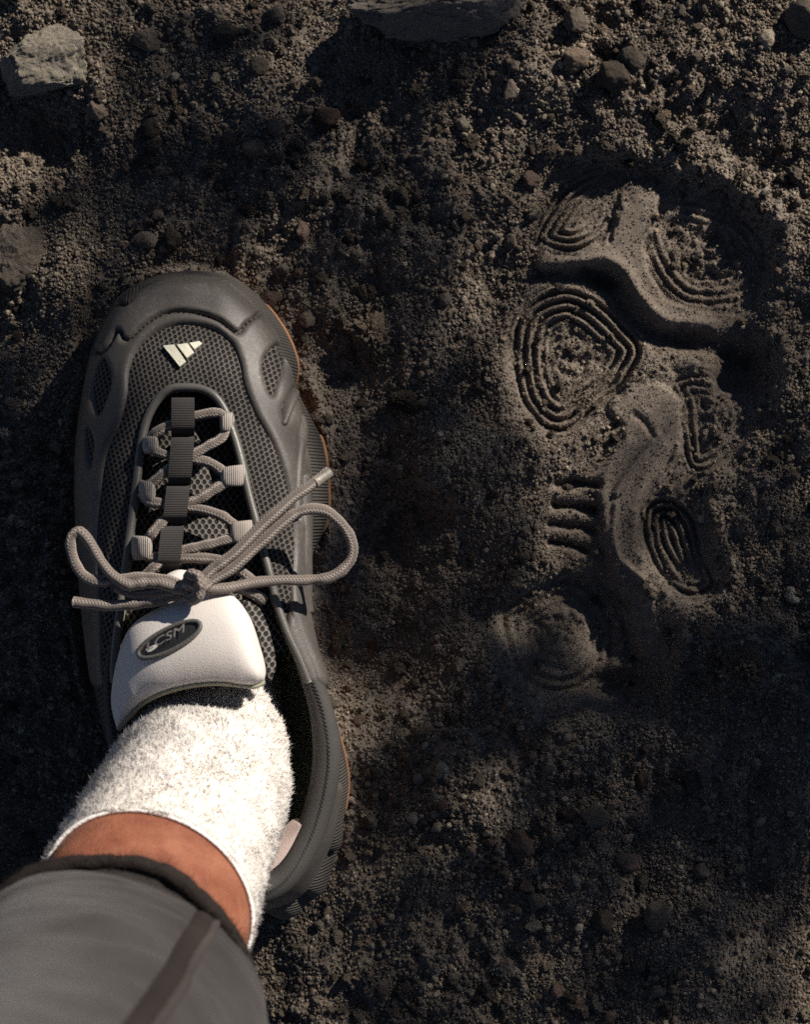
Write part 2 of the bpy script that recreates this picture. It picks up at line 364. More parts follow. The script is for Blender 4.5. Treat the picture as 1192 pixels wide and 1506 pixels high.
NAMED = [
 (480,172,36,'r','round reddish brown pebble standing alone above the shoe toe'),
 (375,222,32,'r','reddish wedge-shaped pebble, lower one of the pair left of the round reddish pebble'),
 (338,206,24,'r','small reddish pebble, upper one of the leaning pair above the shoe'),
 (407,192,28,'r','pinkish crumbly pebble between the round reddish one and the leaning pair'),
 (383,100,32,'d','dark rounded pebble half sunk high above the shoe toe'),
 (330,46,34,'d','dark lumpy pebble near the top edge above the shoe'),
 (407,20,30,'p','pale crumbly pebble near the top edge above the shoe'),
 (216,60,34,'n','rough grey pebble just right of the big flat-topped rock'),
 (142,165,32,'n','brown pebble just below the corner of the big flat-topped rock'),
 (222,190,28,'d','dark oblong pebble below right of the big flat-topped rock'),
 (255,352,30,'d','dark brown pebble a little above the shoe toe'),
 (214,355,30,'n','grey-brown pebble above the left shoulder of the shoe toe'),
 (446,342,24,'r','small brown pebble up and right of the shoe toe'),
 (550,492,46,'c','large crumbly brown clod right of the shoe toe'),
 (396,440,30,'r','reddish pebble touching the right side of the shoe toe'),
 (452,470,26,'n','brown pebble near the orange edge of the sole at the toe'),
 (595,590,34,'c','crumbly clod between the shoe and the tread print'),
 (780,266,30,'r','flat reddish pebble left of the leaf-shaped tread mark'),
 (846,38,42,'n','brown pebble in the sunlit soil near the top edge'),
 (845,95,40,'n','angular brown pebble below another one in the sunlit soil, long shadow'),
 (901,118,50,'n','large dark-sided brown pebble in the sunlit soil above the print'),
 (925,92,34,'n','brown pebble leaning above the largest one in the sunlit soil'),
 (1178,36,58,'n','brown stone cut off by the upper right corner'),
 (1122,64,26,'p','pale pebble in the sunlit soil near the upper right corner'),
 (750,140,26,'n','small clod in the sunlit soil below the dark block shadow'),
 (875,1200,42,'d','dark smooth pebble in the lower right soil, largest there'),
 (945,1148,24,'r','small pinkish pebble above the dark smooth pebble in the lower right'),
 (762,1238,44,'r','reddish flat clod in the lower middle soil'),
 (926,1268,34,'r','pinkish round pebble below the dark smooth pebble'),
 (965,1347,40,'n','brown lumpy pebble in the lower right soil'),
 (886,1352,34,'n','brown flat pebble left of the lumpy one in the lower right soil'),
 (650,1127,20,'p','small pale grey pebble right of the orange heel edge'),
 (788,1322,26,'n','brown pebble in the lower middle, in a short upright row'),
 (774,1300,20,'r','small pinkish pebble at the top of the short upright row'),
 (784,1362,22,'n','grey pebble at the foot of the short upright row'),
 (1031,1281,24,'n','grey pebble by the dark soil at the lower right edge'),
 (1166,876,22,'p','pale pebble at the right edge beside the heel of the print'),
 (1094,972,46,'c','bright crumbly clod below right of the print heel'),
 (846,1472,24,'r','pinkish pebble near the bottom edge right of the trouser leg'),
 (820,1455,22,'r','light brown pebble near the bottom edge, left of the pinkish one'),
 (564,1455,18,'r','tiny pink pebble near the bottom edge beside the trouser leg'),
]
for (px, py, s, k, lab) in NAMED:
    place('pebble', random.choice(pv[k]), px, py, s * 1.12, .2, None, (1, random.uniform(.75, .95), random.uniform(.65, .85)), lab, 'pebble')
def occupied(X, Y):
    return None
MARKS_ = [(66,96,'the big flat-topped rock'), (18,378,'the rock cut off by the left edge'), (655,10,'the dark block of rock'), (480,172,'the round reddish pebble above the shoe'), (375,222,'the reddish wedge-shaped pebble'),
 (383,100,'the dark lumpy pebble above the shoe'), (255,385,'the tip of the shoe toe'), (430,480,'the orange sole edge at the toe'), (550,492,'the large crumbly clod beside the shoe'), (595,590,'the crumbly clod between shoe and print'),
 (780,266,'the flat reddish pebble left of the print'), (901,118,'the largest pebble in the sunlit soil'), (846,38,'the brown pebble near the sunlit top edge'), (1178,36,'the stone in the upper right corner'), (860,320,'the leaf-shaped tread mark'),
 (845,520,'the large squarish ringed tread mark'), (1040,380,'the rough tread mark at the toe of the print'), (1050,610,'the ringed mark at the right of the print'), (845,755,'the four short slots in the print'), (1000,810,'the long-ringed mark low in the print'),
 (830,940,'the heel mark of the print'), (520,810,'the right loop of the lace bow'), (105,800,'the left loop of the lace bow'), (514,1150,'the orange sole edge at the heel'), (875,1200,'the dark smooth pebble'), (762,1238,'the flat reddish clod'),
 (926,1268,'the pinkish round pebble'), (965,1347,'the brown lumpy pebble'), (886,1352,'the brown flat pebble at lower right'), (784,1330,'the short upright row of pebbles'), (650,1127,'the pale pebble beside the heel'), (846,1472,'the pinkish pebble near the bottom edge'),
 (1094,972,'the bright crumbly clod below the print'), (1166,876,'the pale pebble at the right edge'), (1180,1490,'the bottom right corner'), (450,1340,'the heel of the shoe'), (390,1490,'the trouser hem at the bottom edge'), (1180,300,'the middle of the sunlit right edge')]
used_labels = set()
def near_label(px, py, s, k):
    col = dict(n='grey-brown', r='reddish', p='pale', d='dark')[k]; sz = 'tiny' if s < 12 else ('small' if s < 16.5 else 'thumbnail-sized')
    for a, b, nm in sorted(MARKS_, key=lambda t: (t[0] - px) ** 2 + (t[1] - py) ** 2)[:4]:
        dx, dy = px - a, py - b; ds = math.hypot(dx, dy); an = math.degrees(math.atan2(dy, dx)) % 360
        d = ['right of', 'below right of', 'below', 'below left of', 'left of', 'above left of', 'above', 'above right of'][int((an + 22.5) // 45) % 8]
        l = f"{sz} {col} pebble {'close ' if ds < 60 else ('' if ds < 130 else 'well ')}{d} {nm}"
        if l not in used_labels and len(l.split()) <= 16: used_labels.add(l); return l
placed = [(p[0], p[1], p[2]) for p in NAMED] + [(66, 96, 160), (18, 378, 120)]
shoe_poly = [(272,385),(370,425),(445,530),(492,640),(495,780),(465,880),(470,1010),(520,1120),(505,1260),(430,1350),(320,1345),(200,1260),(130,1090),(105,900),(100,700),(115,560),(160,440)]
cand = np.stack([rng.uniform(-8, 1200, 6000), rng.uniform(-8, 1514, 6000)], -1)
okc = (sdpoly(cand[:, 0], cand[:, 1], shoe_poly, 60) < -8) & (sdpoly(cand[:, 0], cand[:, 1], PRINT, 60) < -10)
# fewer on the raked soil at the right, more at the top left and bottom
dens = .25 + .75 * sstep(.0, 1, vnoise(cand[:, 0] / 130, cand[:, 1] / 130, 5) + .4) * np.where((cand[:, 0] > 700) & (cand[:, 1] > 250) & (cand[:, 1] < 1100), .35, 1)
okc &= rng.random(len(cand)) < dens
cnt = 0
for (px, py) in cand[okc]:
    if cnt >= 255: break
    s = 9 + 13 * rng.random() ** 2.2
    if any((px - a) ** 2 + (py - b) ** 2 < ((s + c) * .5) ** 2 for a, b, c in placed): continue
    placed.append((px, py, s)); cnt += 1
    k = rng.choice(['n', 'n', 'n', 'r', 'p', 'd'])
    lab = near_label(px, py, s, k)
    if lab is None: continue
    place('pebble', random.choice(pv[k]), px, py, s * 1.1, .2, None, (1, random.uniform(.7, .95), random.uniform(.65, .9)), lab, 'pebble', 'small loose pebbles on the soil')

def scatter(name, n, smin, smax, power, mat, variants, seed, frac, smoothkeep, margin_x=.235, margin_y=.295):
    """soil crumbs: points carrying size and turn, set out with geometry nodes"""
    r = np.random.default_rng(seed)
    x = r.uniform(-margin_x, margin_x, n); y = r.uniform(-margin_y, margin_y, n)
    z, ids, ms, sp, sh = None, None, None, None, None
    i = np.clip(np.searchsorted(ax, x), 0, len(ax) - 1); j = np.clip(np.searchsorted(ay, y), 0, len(ay) - 1)
    ms = GS[i, j]; idd = GI[i, j]; sh = GSH[i, j]
    if margin_x > .5:
        ins_ = (np.abs(x) < .232) & (np.abs(y) < .292)
    d = frac + (1 - frac) * sstep(-.25, .35, fbm(x, y, .035, 2, seed))
    d = d * (1 - ms * (1 - smoothkeep)); d = np.where(idd >= 2, d * .75, np.where(idd == 1, d * .85, d)); d = np.where(sh > 24, 0, d)
    if margin_x > .5: d = np.where(ins_, 0, d * sstep(1.05, .35, np.hypot(x, y)))
    keep = r.random(n) < d; x, y = x[keep], y[keep]; n = len(x)
    s = smin + (smax - smin) * r.random(n) ** power
    idd = idd[keep]; s = np.where(idd >= 1, np.minimum(s, smin + .35 * (smax - smin)) * .8, s)
    z = gz(x, y) + s * .28
    me = bpy.data.meshes.new(name); me.vertices.add(n); me.vertices.foreach_set('co', np.stack([x, y, z], -1).astype(np.float32).ravel())
    a = me.attributes.new('turn', 'FLOAT_VECTOR', 'POINT'); a.data.foreach_set('vector', r.uniform(0, 6.28, (n, 3)).astype(np.float32).ravel())
    a = me.attributes.new('size', 'FLOAT_VECTOR', 'POINT'); a.data.foreach_set('vector', (s[:, None] * .5 * r.uniform(.75, 1.15, (n, 3))).astype(np.float32).ravel())
    o = bpy.data.objects.new(name, me); COL.objects.link(o); tag(o, kind='stuff')
    col = bpy.data.collections.new(name + '_shapes')
    for k in range(variants):
        m_ = stone_mesh('crumb', seed * 50 + k, 1 if smax < .003 else (2 if smax < .006 else 4), .55, 5, mat, .16 if smax < .006 else .34); col.objects.link(bpy.data.objects.new('crumb', m_))
    g = bpy.data.node_groups.new(name + '_nodes', 'GeometryNodeTree')
    g.interface.new_socket('Geometry', in_out='INPUT', socket_type='NodeSocketGeometry'); g.interface.new_socket('Geometry', in_out='OUTPUT', socket_type='NodeSocketGeometry')
    N = g.nodes.new; L = g.links.new
    gi, go = N('NodeGroupInput'), N('NodeGroupOutput'); ip = N('GeometryNodeInstanceOnPoints'); ci = N('GeometryNodeCollectionInfo')
    ci.inputs['Collection'].default_value = col; ci.inputs['Separate Children'].default_value = True; ci.inputs['Reset Children'].default_value = True
    at = N('GeometryNodeInputNamedAttribute'); at.data_type = 'FLOAT_VECTOR'; at.inputs['Name'].default_value = 'turn'
    az = N('GeometryNodeInputNamedAttribute'); az.data_type = 'FLOAT_VECTOR'; az.inputs['Name'].default_value = 'size'
    er = N('FunctionNodeEulerToRotation'); L(at.outputs[0], er.inputs[0])
    ip.inputs['Pick Instance'].default_value = True
    L(gi.outputs[0], ip.inputs['Points']); L(ci.outputs[0], ip.inputs['Instance']); L(er.outputs[0], ip.inputs['Rotation']); L(az.outputs[0], ip.inputs['Scale'])
    L(ip.outputs[0], go.inputs[0])
    md = o.modifiers.new('crumbs', 'NODES'); md.node_group = g
    return o
scatter('soil_crumbs', 520000, .0005, .0023, 3.0, GRAIN, 8, 2, .6, .30)
scatter('gravel', 11000, .0020, .0044, 2.8, GRAIN, 8, 3, .12, .02)
scatter('outer_crumbs', 900000, .0010, .0046, 3.0, GRAIN, 8, 6, .6, .3, 1.05, 1.05)
scatter('clods', 1300, .0040, .0085, 2.4, CLOD, 8, 4, .05, .0)

# ------------------------------------------------------------------ shoe materials
def plain(name, c, rough=.7, spec=.3, bs=900, bd=.0004, var=.18, sheen=0, dust=False):
    m = M(name, rough, spec); f = m.noise(bs, 3, .6); g = m.noise(35, 4)
    k = m.ramp(g, [(.3, tuple(x * (1 - var) for x in c)), (.7, tuple(x * (1 + var) for x in c))])
    if dust: k = m.mix(m.math('MULTIPLY', m.ramp(m.noise(420, 5, .75), [(.52, (0, 0, 0)), (.74, (1, 1, 1))]), m.ramp(m.noise(38, 3), [(.38, (.12, .12, .12)), (.66, (.75, .75, .75))])), k, (.23, .195, .16))
    m.col(k); m.bump(f, bd, .7)
    if sheen: m.b.inputs['Sheen Weight'].default_value = sheen; m.b.inputs['Sheen Roughness'].default_value = .5
    return m.m
def hexknit(name, yarn, gap, p=.0027, depth=.0011, size=.34, rot=0.3):
    """open knit: staggered holes with the dark layer below showing through"""
    m = M(name, .85, .2); mp = m.n('ShaderNodeMapping'); mp.inputs['Rotation'].default_value = (0, 0, rot)
    m.l(m.tc.outputs['Object'], mp.inputs[0])
    w = m.n('ShaderNodeVectorMath', operation='ADD'); nz = m.n('ShaderNodeTexNoise'); nz.inputs['Scale'].default_value = 160
    m.l(m.tc.outputs['Object'], nz.inputs['Vector'])
    sc = m.n('ShaderNodeVectorMath', operation='SCALE'); sc.inputs[3].default_value = .0007; m.l(nz.outputs['Color'], sc.inputs[0])
    m.l(mp.outputs[0], w.inputs[0]); m.l(sc.outputs[0], w.inputs[1])
    sx = m.n('ShaderNodeSeparateXYZ'); m.l(w.outputs[0], sx.inputs[0])
    ds = []
    for o in (0, .5):
        fx = m.math('SUBTRACT', m.math('FRACT', m.math('ADD', m.math('DIVIDE', sx.outputs[0], p), o + 100)), .5)
        fy = m.math('MULTIPLY', m.math('SUBTRACT', m.math('FRACT', m.math('ADD', m.math('DIVIDE', sx.outputs[1], p * 1.5), o + 100)), .5), 1.25)
        ds.append(m.math('SQRT', m.math('ADD', m.math('MULTIPLY', fx, fx), m.math('MULTIPLY', fy, fy))))
    d = m.math('MINIMUM', *ds)
    hole = m.ramp(d, [(size * .62, (0, 0, 0)), (size, (1, 1, 1))])
    y = m.ramp(m.noise(700, 3), [(.3, tuple(x * .8 for x in yarn)), (.7, tuple(x * 1.2 for x in yarn))])
    m.col(m.mix(hole, gap, y)); n1 = m.bump(hole, depth, 1.0); m.bump(m.noise(2500, 2), .0003, .6, n1)
    return m.m
def lacemat(name, c, stripe):
    m = M(name, .85, .25); sx = m.n('ShaderNodeSeparateXYZ'); m.l(m.tc.outputs['UV'], sx.inputs[0])
    u = m.math('DIVIDE', sx.outputs[0], .0008); v = m.math('MULTIPLY', sx.outputs[1], 13)
    a = m.math('SINE', m.math('MULTIPLY', m.math('ADD', u, v), math.pi)); b = m.math('SINE', m.math('MULTIPLY', m.math('SUBTRACT', u, v), math.pi))
    h = m.math('MAXIMUM', a, b)
    st = m.math('GREATER_THAN', m.math('SINE', m.math('MULTIPLY', sx.outputs[1], 6.283 * 4)), .55)
    k = m.mix(st, c, stripe); k = m.mix(m.ramp(h, [(.2, (0, 0, 0)), (.8, (1, 1, 1))]), m.mix(1., k, (.72, .72, .72), 'MULTIPLY'), k)
    m.col(k); m.bump(h, .00022, .7); return m.m
def webmat(name, c, pitch=.0009, axis_=1):
    m = M(name, .8, .25); sx = m.n('ShaderNodeSeparateXYZ'); m.l(m.tc.outputs['Object'], sx.inputs[0])
    h = m.math('SINE', m.math('DIVIDE', sx.outputs[axis_], pitch / 6.283))
    k = m.mix(m.ramp(h, [(.1, (0, 0, 0)), (.9, (1, 1, 1))]), tuple(x * .7 for x in c), c); m.col(k); m.bump(h, .0004, .8); return m.m

SYN = plain('coated_synthetic', (.072, .063, .055), .5, .45, 1500, .00025, dust=True)
SYN2 = plain('toe_synthetic', (.082, .072, .062), .48, .45, 1500, .00025, dust=True)
KNIT = hexknit('open_knit', (.09, .079, .069), (.010, .009, .009))
KNIT2 = hexknit('spacer_knit', (.15, .135, .12), (.015, .014, .013), .0031, .0013, .36, 0)
PIPE = plain('piping_rubber', (.105, .098, .085), .38, .5, 2000, .00015)
MIDS = webmat('ribbed_foam', (.075, .066, .056), .0016, 1)
GUM = plain('gum_rubber', (.30, .14, .065), .6, .4, 1200, .0003)
LINE = plain('lining_fabric', (.20, .21, .145), .95, .1, 1800, .0004)
LACE = lacemat('lace_braid', (.20, .165, .14), (.31, .265, .23))
WEBD = webmat('dark_webbing', (.066, .060, .056), .0008)
WEBL = webmat('light_webbing', (.42, .37, .325), .0009, 0)
TONG = plain('tongue_synthetic', (.62, .57, .52), .6, .35, 1300, .0003, .06)
EDGE = plain('tongue_edge', (.30, .28, .20), .8, .2)
LOGO = plain('logo_print', (.55, .53, .42), .6, .3)
BADGE = plain('badge_black', (.02, .02, .02), .4, .5)
SILV = plain('badge_silver', (.20, .18, .165), .4, .5)
STITCH = plain('stitch_thread', (.012, .012, .012), .8, .2)

# ------------------------------------------------------------------ shoe
shoe = thing('running_shoe', 'dark grey chunky running shoe with tied laces standing on the soil', 'shoe', W(300, 880, 0))
# stations clockwise from the toe tip: gum edge, feather line, wall, shoulder, rim   (x, y, z)
ST = [
 ((272,395),(272,411),(272,430,.052),(271,492,.063),(270,570,.073)),
 ((318,397),(310,413),(305,433,.052),(298,495,.063),(295,572,.073)),
 ((352,408),(340,424),(330,443,.053),(322,505,.064),(316,583,.074)),
 ((390,440),(372,454),(358,470,.054),(340,530,.066),(332,606,.075)),
 ((424,486),(402,495),(384,508,.055),(360,565,.068),(341,632,.077)),
 ((441,532),(419,535),(402,545,.056),(375,595,.070),(350,660,.079)),
 ((441,575),(428,575),(416,585,.057),(388,625,.072),(358,692,.081)),
 ((476,640),(440,620),(430,632,.058),(402,660,.074),(366,728,.083)),
 ((487,700),(450,685),(440,690,.060),(412,705,.077),(376,765,.085)),
 ((486,765),(452,755),(444,757,.062),(420,762,.080),(386,805,.087)),
 ((458,835),(448,825),(446,825,.064),(426,825,.083),(396,842,.089)),
 ((452,890),(447,890),(448,888,.066),(434,880,.084),(406,885,.090)),
 ((460,955),(458,955),(460,950,.068),(450,935,.085),(422,930,.091)),
 ((484,1020),(478,1020),(480,1012,.068),(472,995,.086),(445,980,.091)),
 ((504,1085),(490,1075),(494,1066,.068),(487,1050,.086),(466,1040,.091)),
 ((516,1150),(497,1140),(497,1130,.068),(491,1115,.087),(474,1105,.092)),
 ((508,1210),(489,1205),(488,1190,.068),(481,1180,.088),(465,1170,.094)),
 ((498,1258),(472,1255),(468,1245,.068),(460,1235,.090),(445,1230,.097)),
 ((470,1320),(440,1308),(432,1300,.068),(425,1292,.092),(412,1282,.101)),
 ((400,1345),(385,1330),(380,1328,.068),(374,1318,.093),(366,1302,.104)),
 ((320,1332),(325,1318),(318,1320,.068),(314,1310,.092),(318,1290,.102)),
 ((242,1275),(255,1262),(246,1268,.068),(244,1258,.090),(254,1240,.098)),
 ((190,1190),(203,1182),(192,1185,.067),(192,1176,.088),(206,1162,.095)),
 ((158,1100),(168,1095),(160,1096,.066),(164,1088,.086),(178,1078,.092)),
 ((136,1010),(146,1006),(141,1005,.065),(150,998,.085),(168,990,.091)),
 ((122,920),(130,918),(130,915,.063),(148,910,.083),(176,905,.091)),
 ((113,830),(121,828),(124,828,.061),(148,830,.080),(185,835,.089)),
 ((109,745),(117,745),(122,748,.059),(152,755,.077),(193,772,.086)),
 ((110,660),(118,660),(126,664,.058),(158,680,.073),(201,712,.082)),
 ((119,580),(128,582),(138,588,.056),(172,612,.069),(207,660,.078)),
 ((136,505),(146,510),(158,518,.055),(188,556,.066),(216,618,.075)),
 ((170,438),(180,448),(190,462,.053),(210,518,.064),(232,588,.073)),
 ((222,405),(228,418),(233,438,.052),(242,498,.063),(250,573,.073)),
]
NS = len(ST)
ctl = np.zeros((NS, 6, 3))
for i, (g, f, w, s, r) in enumerate(ST):
    ctl[i, 0] = W(g[0], g[1], .009); ctl[i, 1] = W(f[0], f[1], .040)
    for k, c in ((2, w), (3, s), (5, r)): ctl[i, k] = W(*c)
    ctl[i, 4] = .5 * (ctl[i, 3] + ctl[i, 5]); ctl[i, 4, 2] += .0012
NU, NVV = 760, 112
LU = np.stack([crom(ctl[:, k], NU, True) for k in range(6)], 1)        # (NU, 6, 3)
UP = np.stack([crom(LU[i, 1:], NVV) for i in range(NU)], 0)            # upper surface feather -> rim
dU = np.roll(UP, -1, 0) - np.roll(UP, 1, 0); dV = np.gradient(UP, axis=1)
NRM = np.cross(dV, dU); NRM /= np.linalg.norm(NRM, axis=-1, keepdims=True) + 1e-12
cen = UP.mean((0, 1)); cen[2] = .02
if (NRM * (UP - cen)).sum(-1).mean() < 0: NRM = -NRM
UPX = toPx(UP); PX, PY = UPX[..., 0], UPX[..., 1]
UF = gridF(NU, NVV, True, False)
upper = mk('upper', UP, UF, KNIT, shoe)
# overlays: each a raised sheet with a rolled edge on the knit
MESHPAN = [(270,477),(312,484),(340,505),(353,535),(359,567),(376,610),(402,655),(419,700),(429,750),(433,800),(431,845),(424,900),(415,950),(430,1000),(430,1400),(150,1400),(150,1000),(150,900),(146,800),(150,715),(158,665),(177,622),(187,580),(190,545),(203,514),(230,489)]
TOECAP = [(150,520),(130,480),(160,400),(270,360),(390,400),(402,440),(378,462),(358,478),(347,489),(325,473),(300,463),(268,458),(238,463),(212,478),(188,500),(176,486)]
EYER = [(404,508),(414,520),(416,542),(408,562),(399,584),(390,568),(385,548),(388,526)]
EYEL = [(150,528),(162,540),(165,565),(158,590),(147,612),(139,595),(138,560)]
SL1 = [(427,572),(428,588),(422,612),(417,622),(412,606),(416,592)]
SL2 = [(443,615),(446,640),(442,690),(440,760),(436,760),(434,700),(436,650)]
SLL = [(128,625),(140,650),(135,690),(128,650)]
BUMP_ = [(186,452),(215,424),(268,408),(318,411),(356,430),(380,455),(395,440),(360,395),(270,370),(200,385),(165,430)]
def ov(name, sd, t, mat, w=6, parent=shoe, keepd=-2.5):
    s = np.clip(sd / w, -1, 1); h = np.where(sd > 0, t * np.sqrt(np.clip(1 - (1 - s) ** 2, 0, 1)), -t * .9 * np.clip(-sd / 2.5, 0, 1))
    P = UP + NRM * h[..., None]; Pf = P.reshape(-1, 3); k = (sd.reshape(-1)[UF] > keepd).all(1)
    V, F, _ = sub(Pf, UF, k); return mk(name, V, F, mat, parent)
sd_mesh = sdpoly(PX, PY, MESHPAN, 60); sd_toe = sdpoly(PX, PY, TOECAP, 60)
sd_bum = sdpoly(PX, PY, BUMP_, 60)
ov('toe_cap', np.minimum(sd_toe, -sd_bum - 1), .0024, SYN2, 5)
holes = np.maximum.reduce([sdpoly(PX, PY, q, 60) for q in (EYER, EYEL, SL1, SL2, SLL)])
fadeY = (1010 - PY) * .6
ov('side_overlay', np.minimum.reduce([-sd_mesh, -sd_toe - 3.2, -holes, fadeY, -sd_bum - 1]), .0026, SYN, 9)
ov('toe_bumper', np.minimum(sd_bum, 30), .0036, webmat('toe_ribs', (.06, .052, .046), .0016, 0), 5)
# ribs of the cage on the right flank
for pts in ([(438,560),(425,590),(413,625)], [(444,590),(440,640),(434,690),(432,760)], [(446,700),(447,760),(446,830),(452,900)]):
    d = sdline(PX, PY, pts, 40)
    ov('cage_rib', 5.5 - d, .0040, SYN, 5)
# heel counter
ov('heel_counter', np.minimum.reduce([(PY - 1150) * .6, (74 - np.arange(NVV)[None, :]) * 1.2 + 0 * PX]), .003, SYN, 8)
# midsole and outsole
mid1 = LU[:, 0] * .45 + LU[:, 1] * .55; mid1[:, 2] = .024
c0 = LU[:, 0].mean(0)
outw = LU[:, 0] - c0; outw[:, 2] = 0; outw /= np.linalg.norm(outw, axis=1)[:, None]
prof = np.stack([LU[:, 0] + np.array([0, 0, .006]) - outw * .0018, mid1 + outw * .0018, LU[:, 1] + outw * .0012, LU[:, 1] - outw * .004 + np.array([0, 0, .003])], 1)
hm = (sstep(1190, 1225, LU[:, 0, 1] * -PPM * 1.0 + CY))[:, None]; al = np.concatenate([[0], np.cumsum(np.linalg.norm(np.diff(LU[:, 0], axis=0), axis=1))]); pod = (np.abs(np.sin(al * math.pi / .026)) ** .6)[:, None]
prof[:, 1] += outw * hm * .0085 * (pod - .35); prof[:, 2] += outw * hm * .0060 * (pod - .5)
MSv = np.stack([crom(prof[i], 14) for i in range(NU)], 0)
scl = 1 + .012 * np.cos(np.arange(NU) * 2 * np.pi / NU * 60)[:, None, None] * 0
midsole = mk('midsole', MSv, gridF(NU, 14, True, False), MIDS, shoe)
b0 = LU[:, 0].copy(); b0[:, 2] = -.002
pxg = toPx(LU[:, 0]); gy = pxg[:, 1]; gm = np.where(pxg[:, 0] > 330, np.maximum.reduce([sstep(425, 450, gy) * sstep(562, 548, gy), sstep(622, 642, gy) * sstep(800, 770, gy), sstep(1080, 1100, gy) * sstep(1210, 1190, gy)]), 0)[:, None] * .72
LU[:, 0] = LU[:, 0] - outw * (1 - gm) * .0045; b0 = LU[:, 0].copy(); b0[:, 2] = -.002
gp = np.stack([b0 - outw * .003, LU[:, 0] * 1.0 + outw * .0002 - np.array([0, 0, .004]), LU[:, 0] + outw * .0004 + np.array([0, 0, .001]), LU[:, 0] - outw * .002 + np.array([0, 0, .0045]), LU[:, 0] - outw * .006 + np.array([0, 0, .005])], 1)
Gv = np.stack([crom(gp[i], 12) for i in range(NU)], 0)
outsole = mk('outsole', Gv, gridF(NU, 12, True, False), GUM, shoe)
# lining: from the rim down inside the shoe to the footbed
inw = LU[:, 5].mean(0) - LU[:, 5]; inw[:, 2] = 0; inl = np.linalg.norm(inw, axis=1)[:, None]; inw = inw / inl
lp = np.stack([LU[:, 5] + np.array([0, 0, -.0005]), LU[:, 5] + inw * .002 + np.array([0, 0, -.004]), LU[:, 5] - inw * .002 + np.array([0, 0, -.020]), LU[:, 5] + inw * .004 + np.array([0, 0, -.045]), LU[:, 5] + inw * inl * .55 + np.array([0, 0, -.052]), LU[:, 5] * .05 + LU[:, 5].mean(0) * .95 + np.array([0, 0, -.052])], 1)
Lv = np.stack([crom(lp[i], 20) for i in range(NU)], 0)
mk('lining', Lv, gridF(NU, 20, True, False), LINE, shoe)
# piping round the lace opening and the padded collar
rim = LU[:, 5]; rpx = toPx(rim); order = np.argsort(np.arange(NU))
def rimrange(cond):
    idx = np.where(cond)[0]; br = np.where(np.diff(idx) > 1)[0]
    return np.concatenate([idx[br[0] + 1:], idx[:br[0] + 1]]) if len(br) else idx
ii = rimrange(rpx[:, 1] < 1005)
V, F, uv = tube(rim[ii] + np.array([0, 0, .0008]), .0021, 10); mk('piping', V, F, PIPE, shoe)
jj = np.where(rpx[:, 1] > 925)[0]
tt = np.linspace(0, 1, len(jj)); rad = .0018 + .0048 * np.clip(np.minimum(tt, 1 - tt) / .22, 0, 1) ** .7
outr = -inw[jj]
V, F, uv = tube(rim[jj] + outr * (rad[:, None] * .55) - np.array([0, 0, .003]), rad, 16)
collar = mk('collar', V, F, plain('collar_fabric', (.045, .041, .037), .7, .3, 1200, .0004), shoe)
# dark stitches and knit band along the collar
sts = []
for q in range(4, len(jj) - 4, 2):
    c = rim[jj[q]] + outr[q] * rad[q] * .75; c = c + np.array([0, 0, -.003 + rad[q] * .96]); t = rim[jj[q + 1]] - rim[jj[q - 1]]; t /= np.linalg.norm(t)
    sdv = np.array([-t[1], t[0], 0]); d_ = (t * .8 + sdv * .6) * .0011
    v_, f_, u_ = tube(np.array([c - d_, c + np.array([0, 0, .0002]), c + d_]), .00042, 5); sts.append((v_, f_, u_))
V, F, uv = join(sts); tag(mk('stitching', V, F, STITCH, collar), kind='stuff')
hp = np.where((rpx[:, 1] > 1222) & (rpx[:, 0] > 358))[0]; hr = rim[hp]; hi = inw[hp]; hw = np.sin(np.linspace(0, np.pi, len(hp)))[:, None] ** .5
hv = np.stack([hr + hi * (.0035 + .011 * hw * q) + np.array([0, 0, .0012 - .008 * q ** 2]) for q in np.linspace(0, 1, 8)], 1)
mk('heel_patch', hv, gridF(len(hp), 8), plain('heel_patch_cloth', (.44, .34, .30), .9, .1, 1500, .0005), shoe)
# tongue under the laces
NT, NW = 70, 40
yy = np.linspace(566, 960, NT); tz = np.interp(yy, [566, 620, 720, 880, 960], [.066, .070, .078, .094, .098])
lx = np.interp(yy, [566, 590, 640, 720, 850, 960], [250, 226, 204, 194, 176, 165]); rx = np.interp(yy, [566, 590, 640, 720, 850, 960], [292, 318, 350, 370, 402, 432])
T = np.zeros((NT, NW, 3)); ss = np.linspace(0, 1, NW)
for a in range(NT):
    for b in range(NW):
        T[a, b] = W(lx[a] + (rx[a] - lx[a]) * ss[b], yy[a], tz[a] - .010 * (2 * ss[b] - 1) ** 2 - .002)
tongue = mk('tongue', T, gridF(NT, NW), KNIT2, shoe)
# padded tongue top
def flap(top, bot, zt, zb, th, n=90, m=44, bulge=.010):
    T_ = crom(top, n); B_ = crom(bot, n); zt_ = crom(np.array(zt)[:, None], n)[:, 0]; zb_ = crom(np.array(zb)[:, None], n)[:, 0]
    v = np.linspace(0, 1, m); out = np.zeros((2, n, m, 3)); u = np.linspace(0, 1, n)
    env = np.clip(np.minimum(u, 1 - u) / .18, 0, 1) ** .6
    for i in range(n):
        e = T_[i][None] * (1 - v)[:, None] + B_[i][None] * v[:, None]; zz = zt_[i] * (1 - v) + zb_[i] * v
        pr = np.sqrt(np.clip(1 - (2 * v - 1) ** 4, 0, 1))
        for s_ in (0, 1):
            zq = zz + (pr * (th * .5 + bulge * (1 - (2 * v - 1) ** 2) * .5) * env[i] if s_ == 0 else -pr * th * .5 * env[i])
            for j in range(m): out[s_, i, j] = W(e[j, 0], e[j, 1], zq[j])
    V = out.reshape(-1, 3); F1 = gridF(n, m); F2 = F1[:, ::-1] + n * m
    return V, np.vstack([F1, F2])
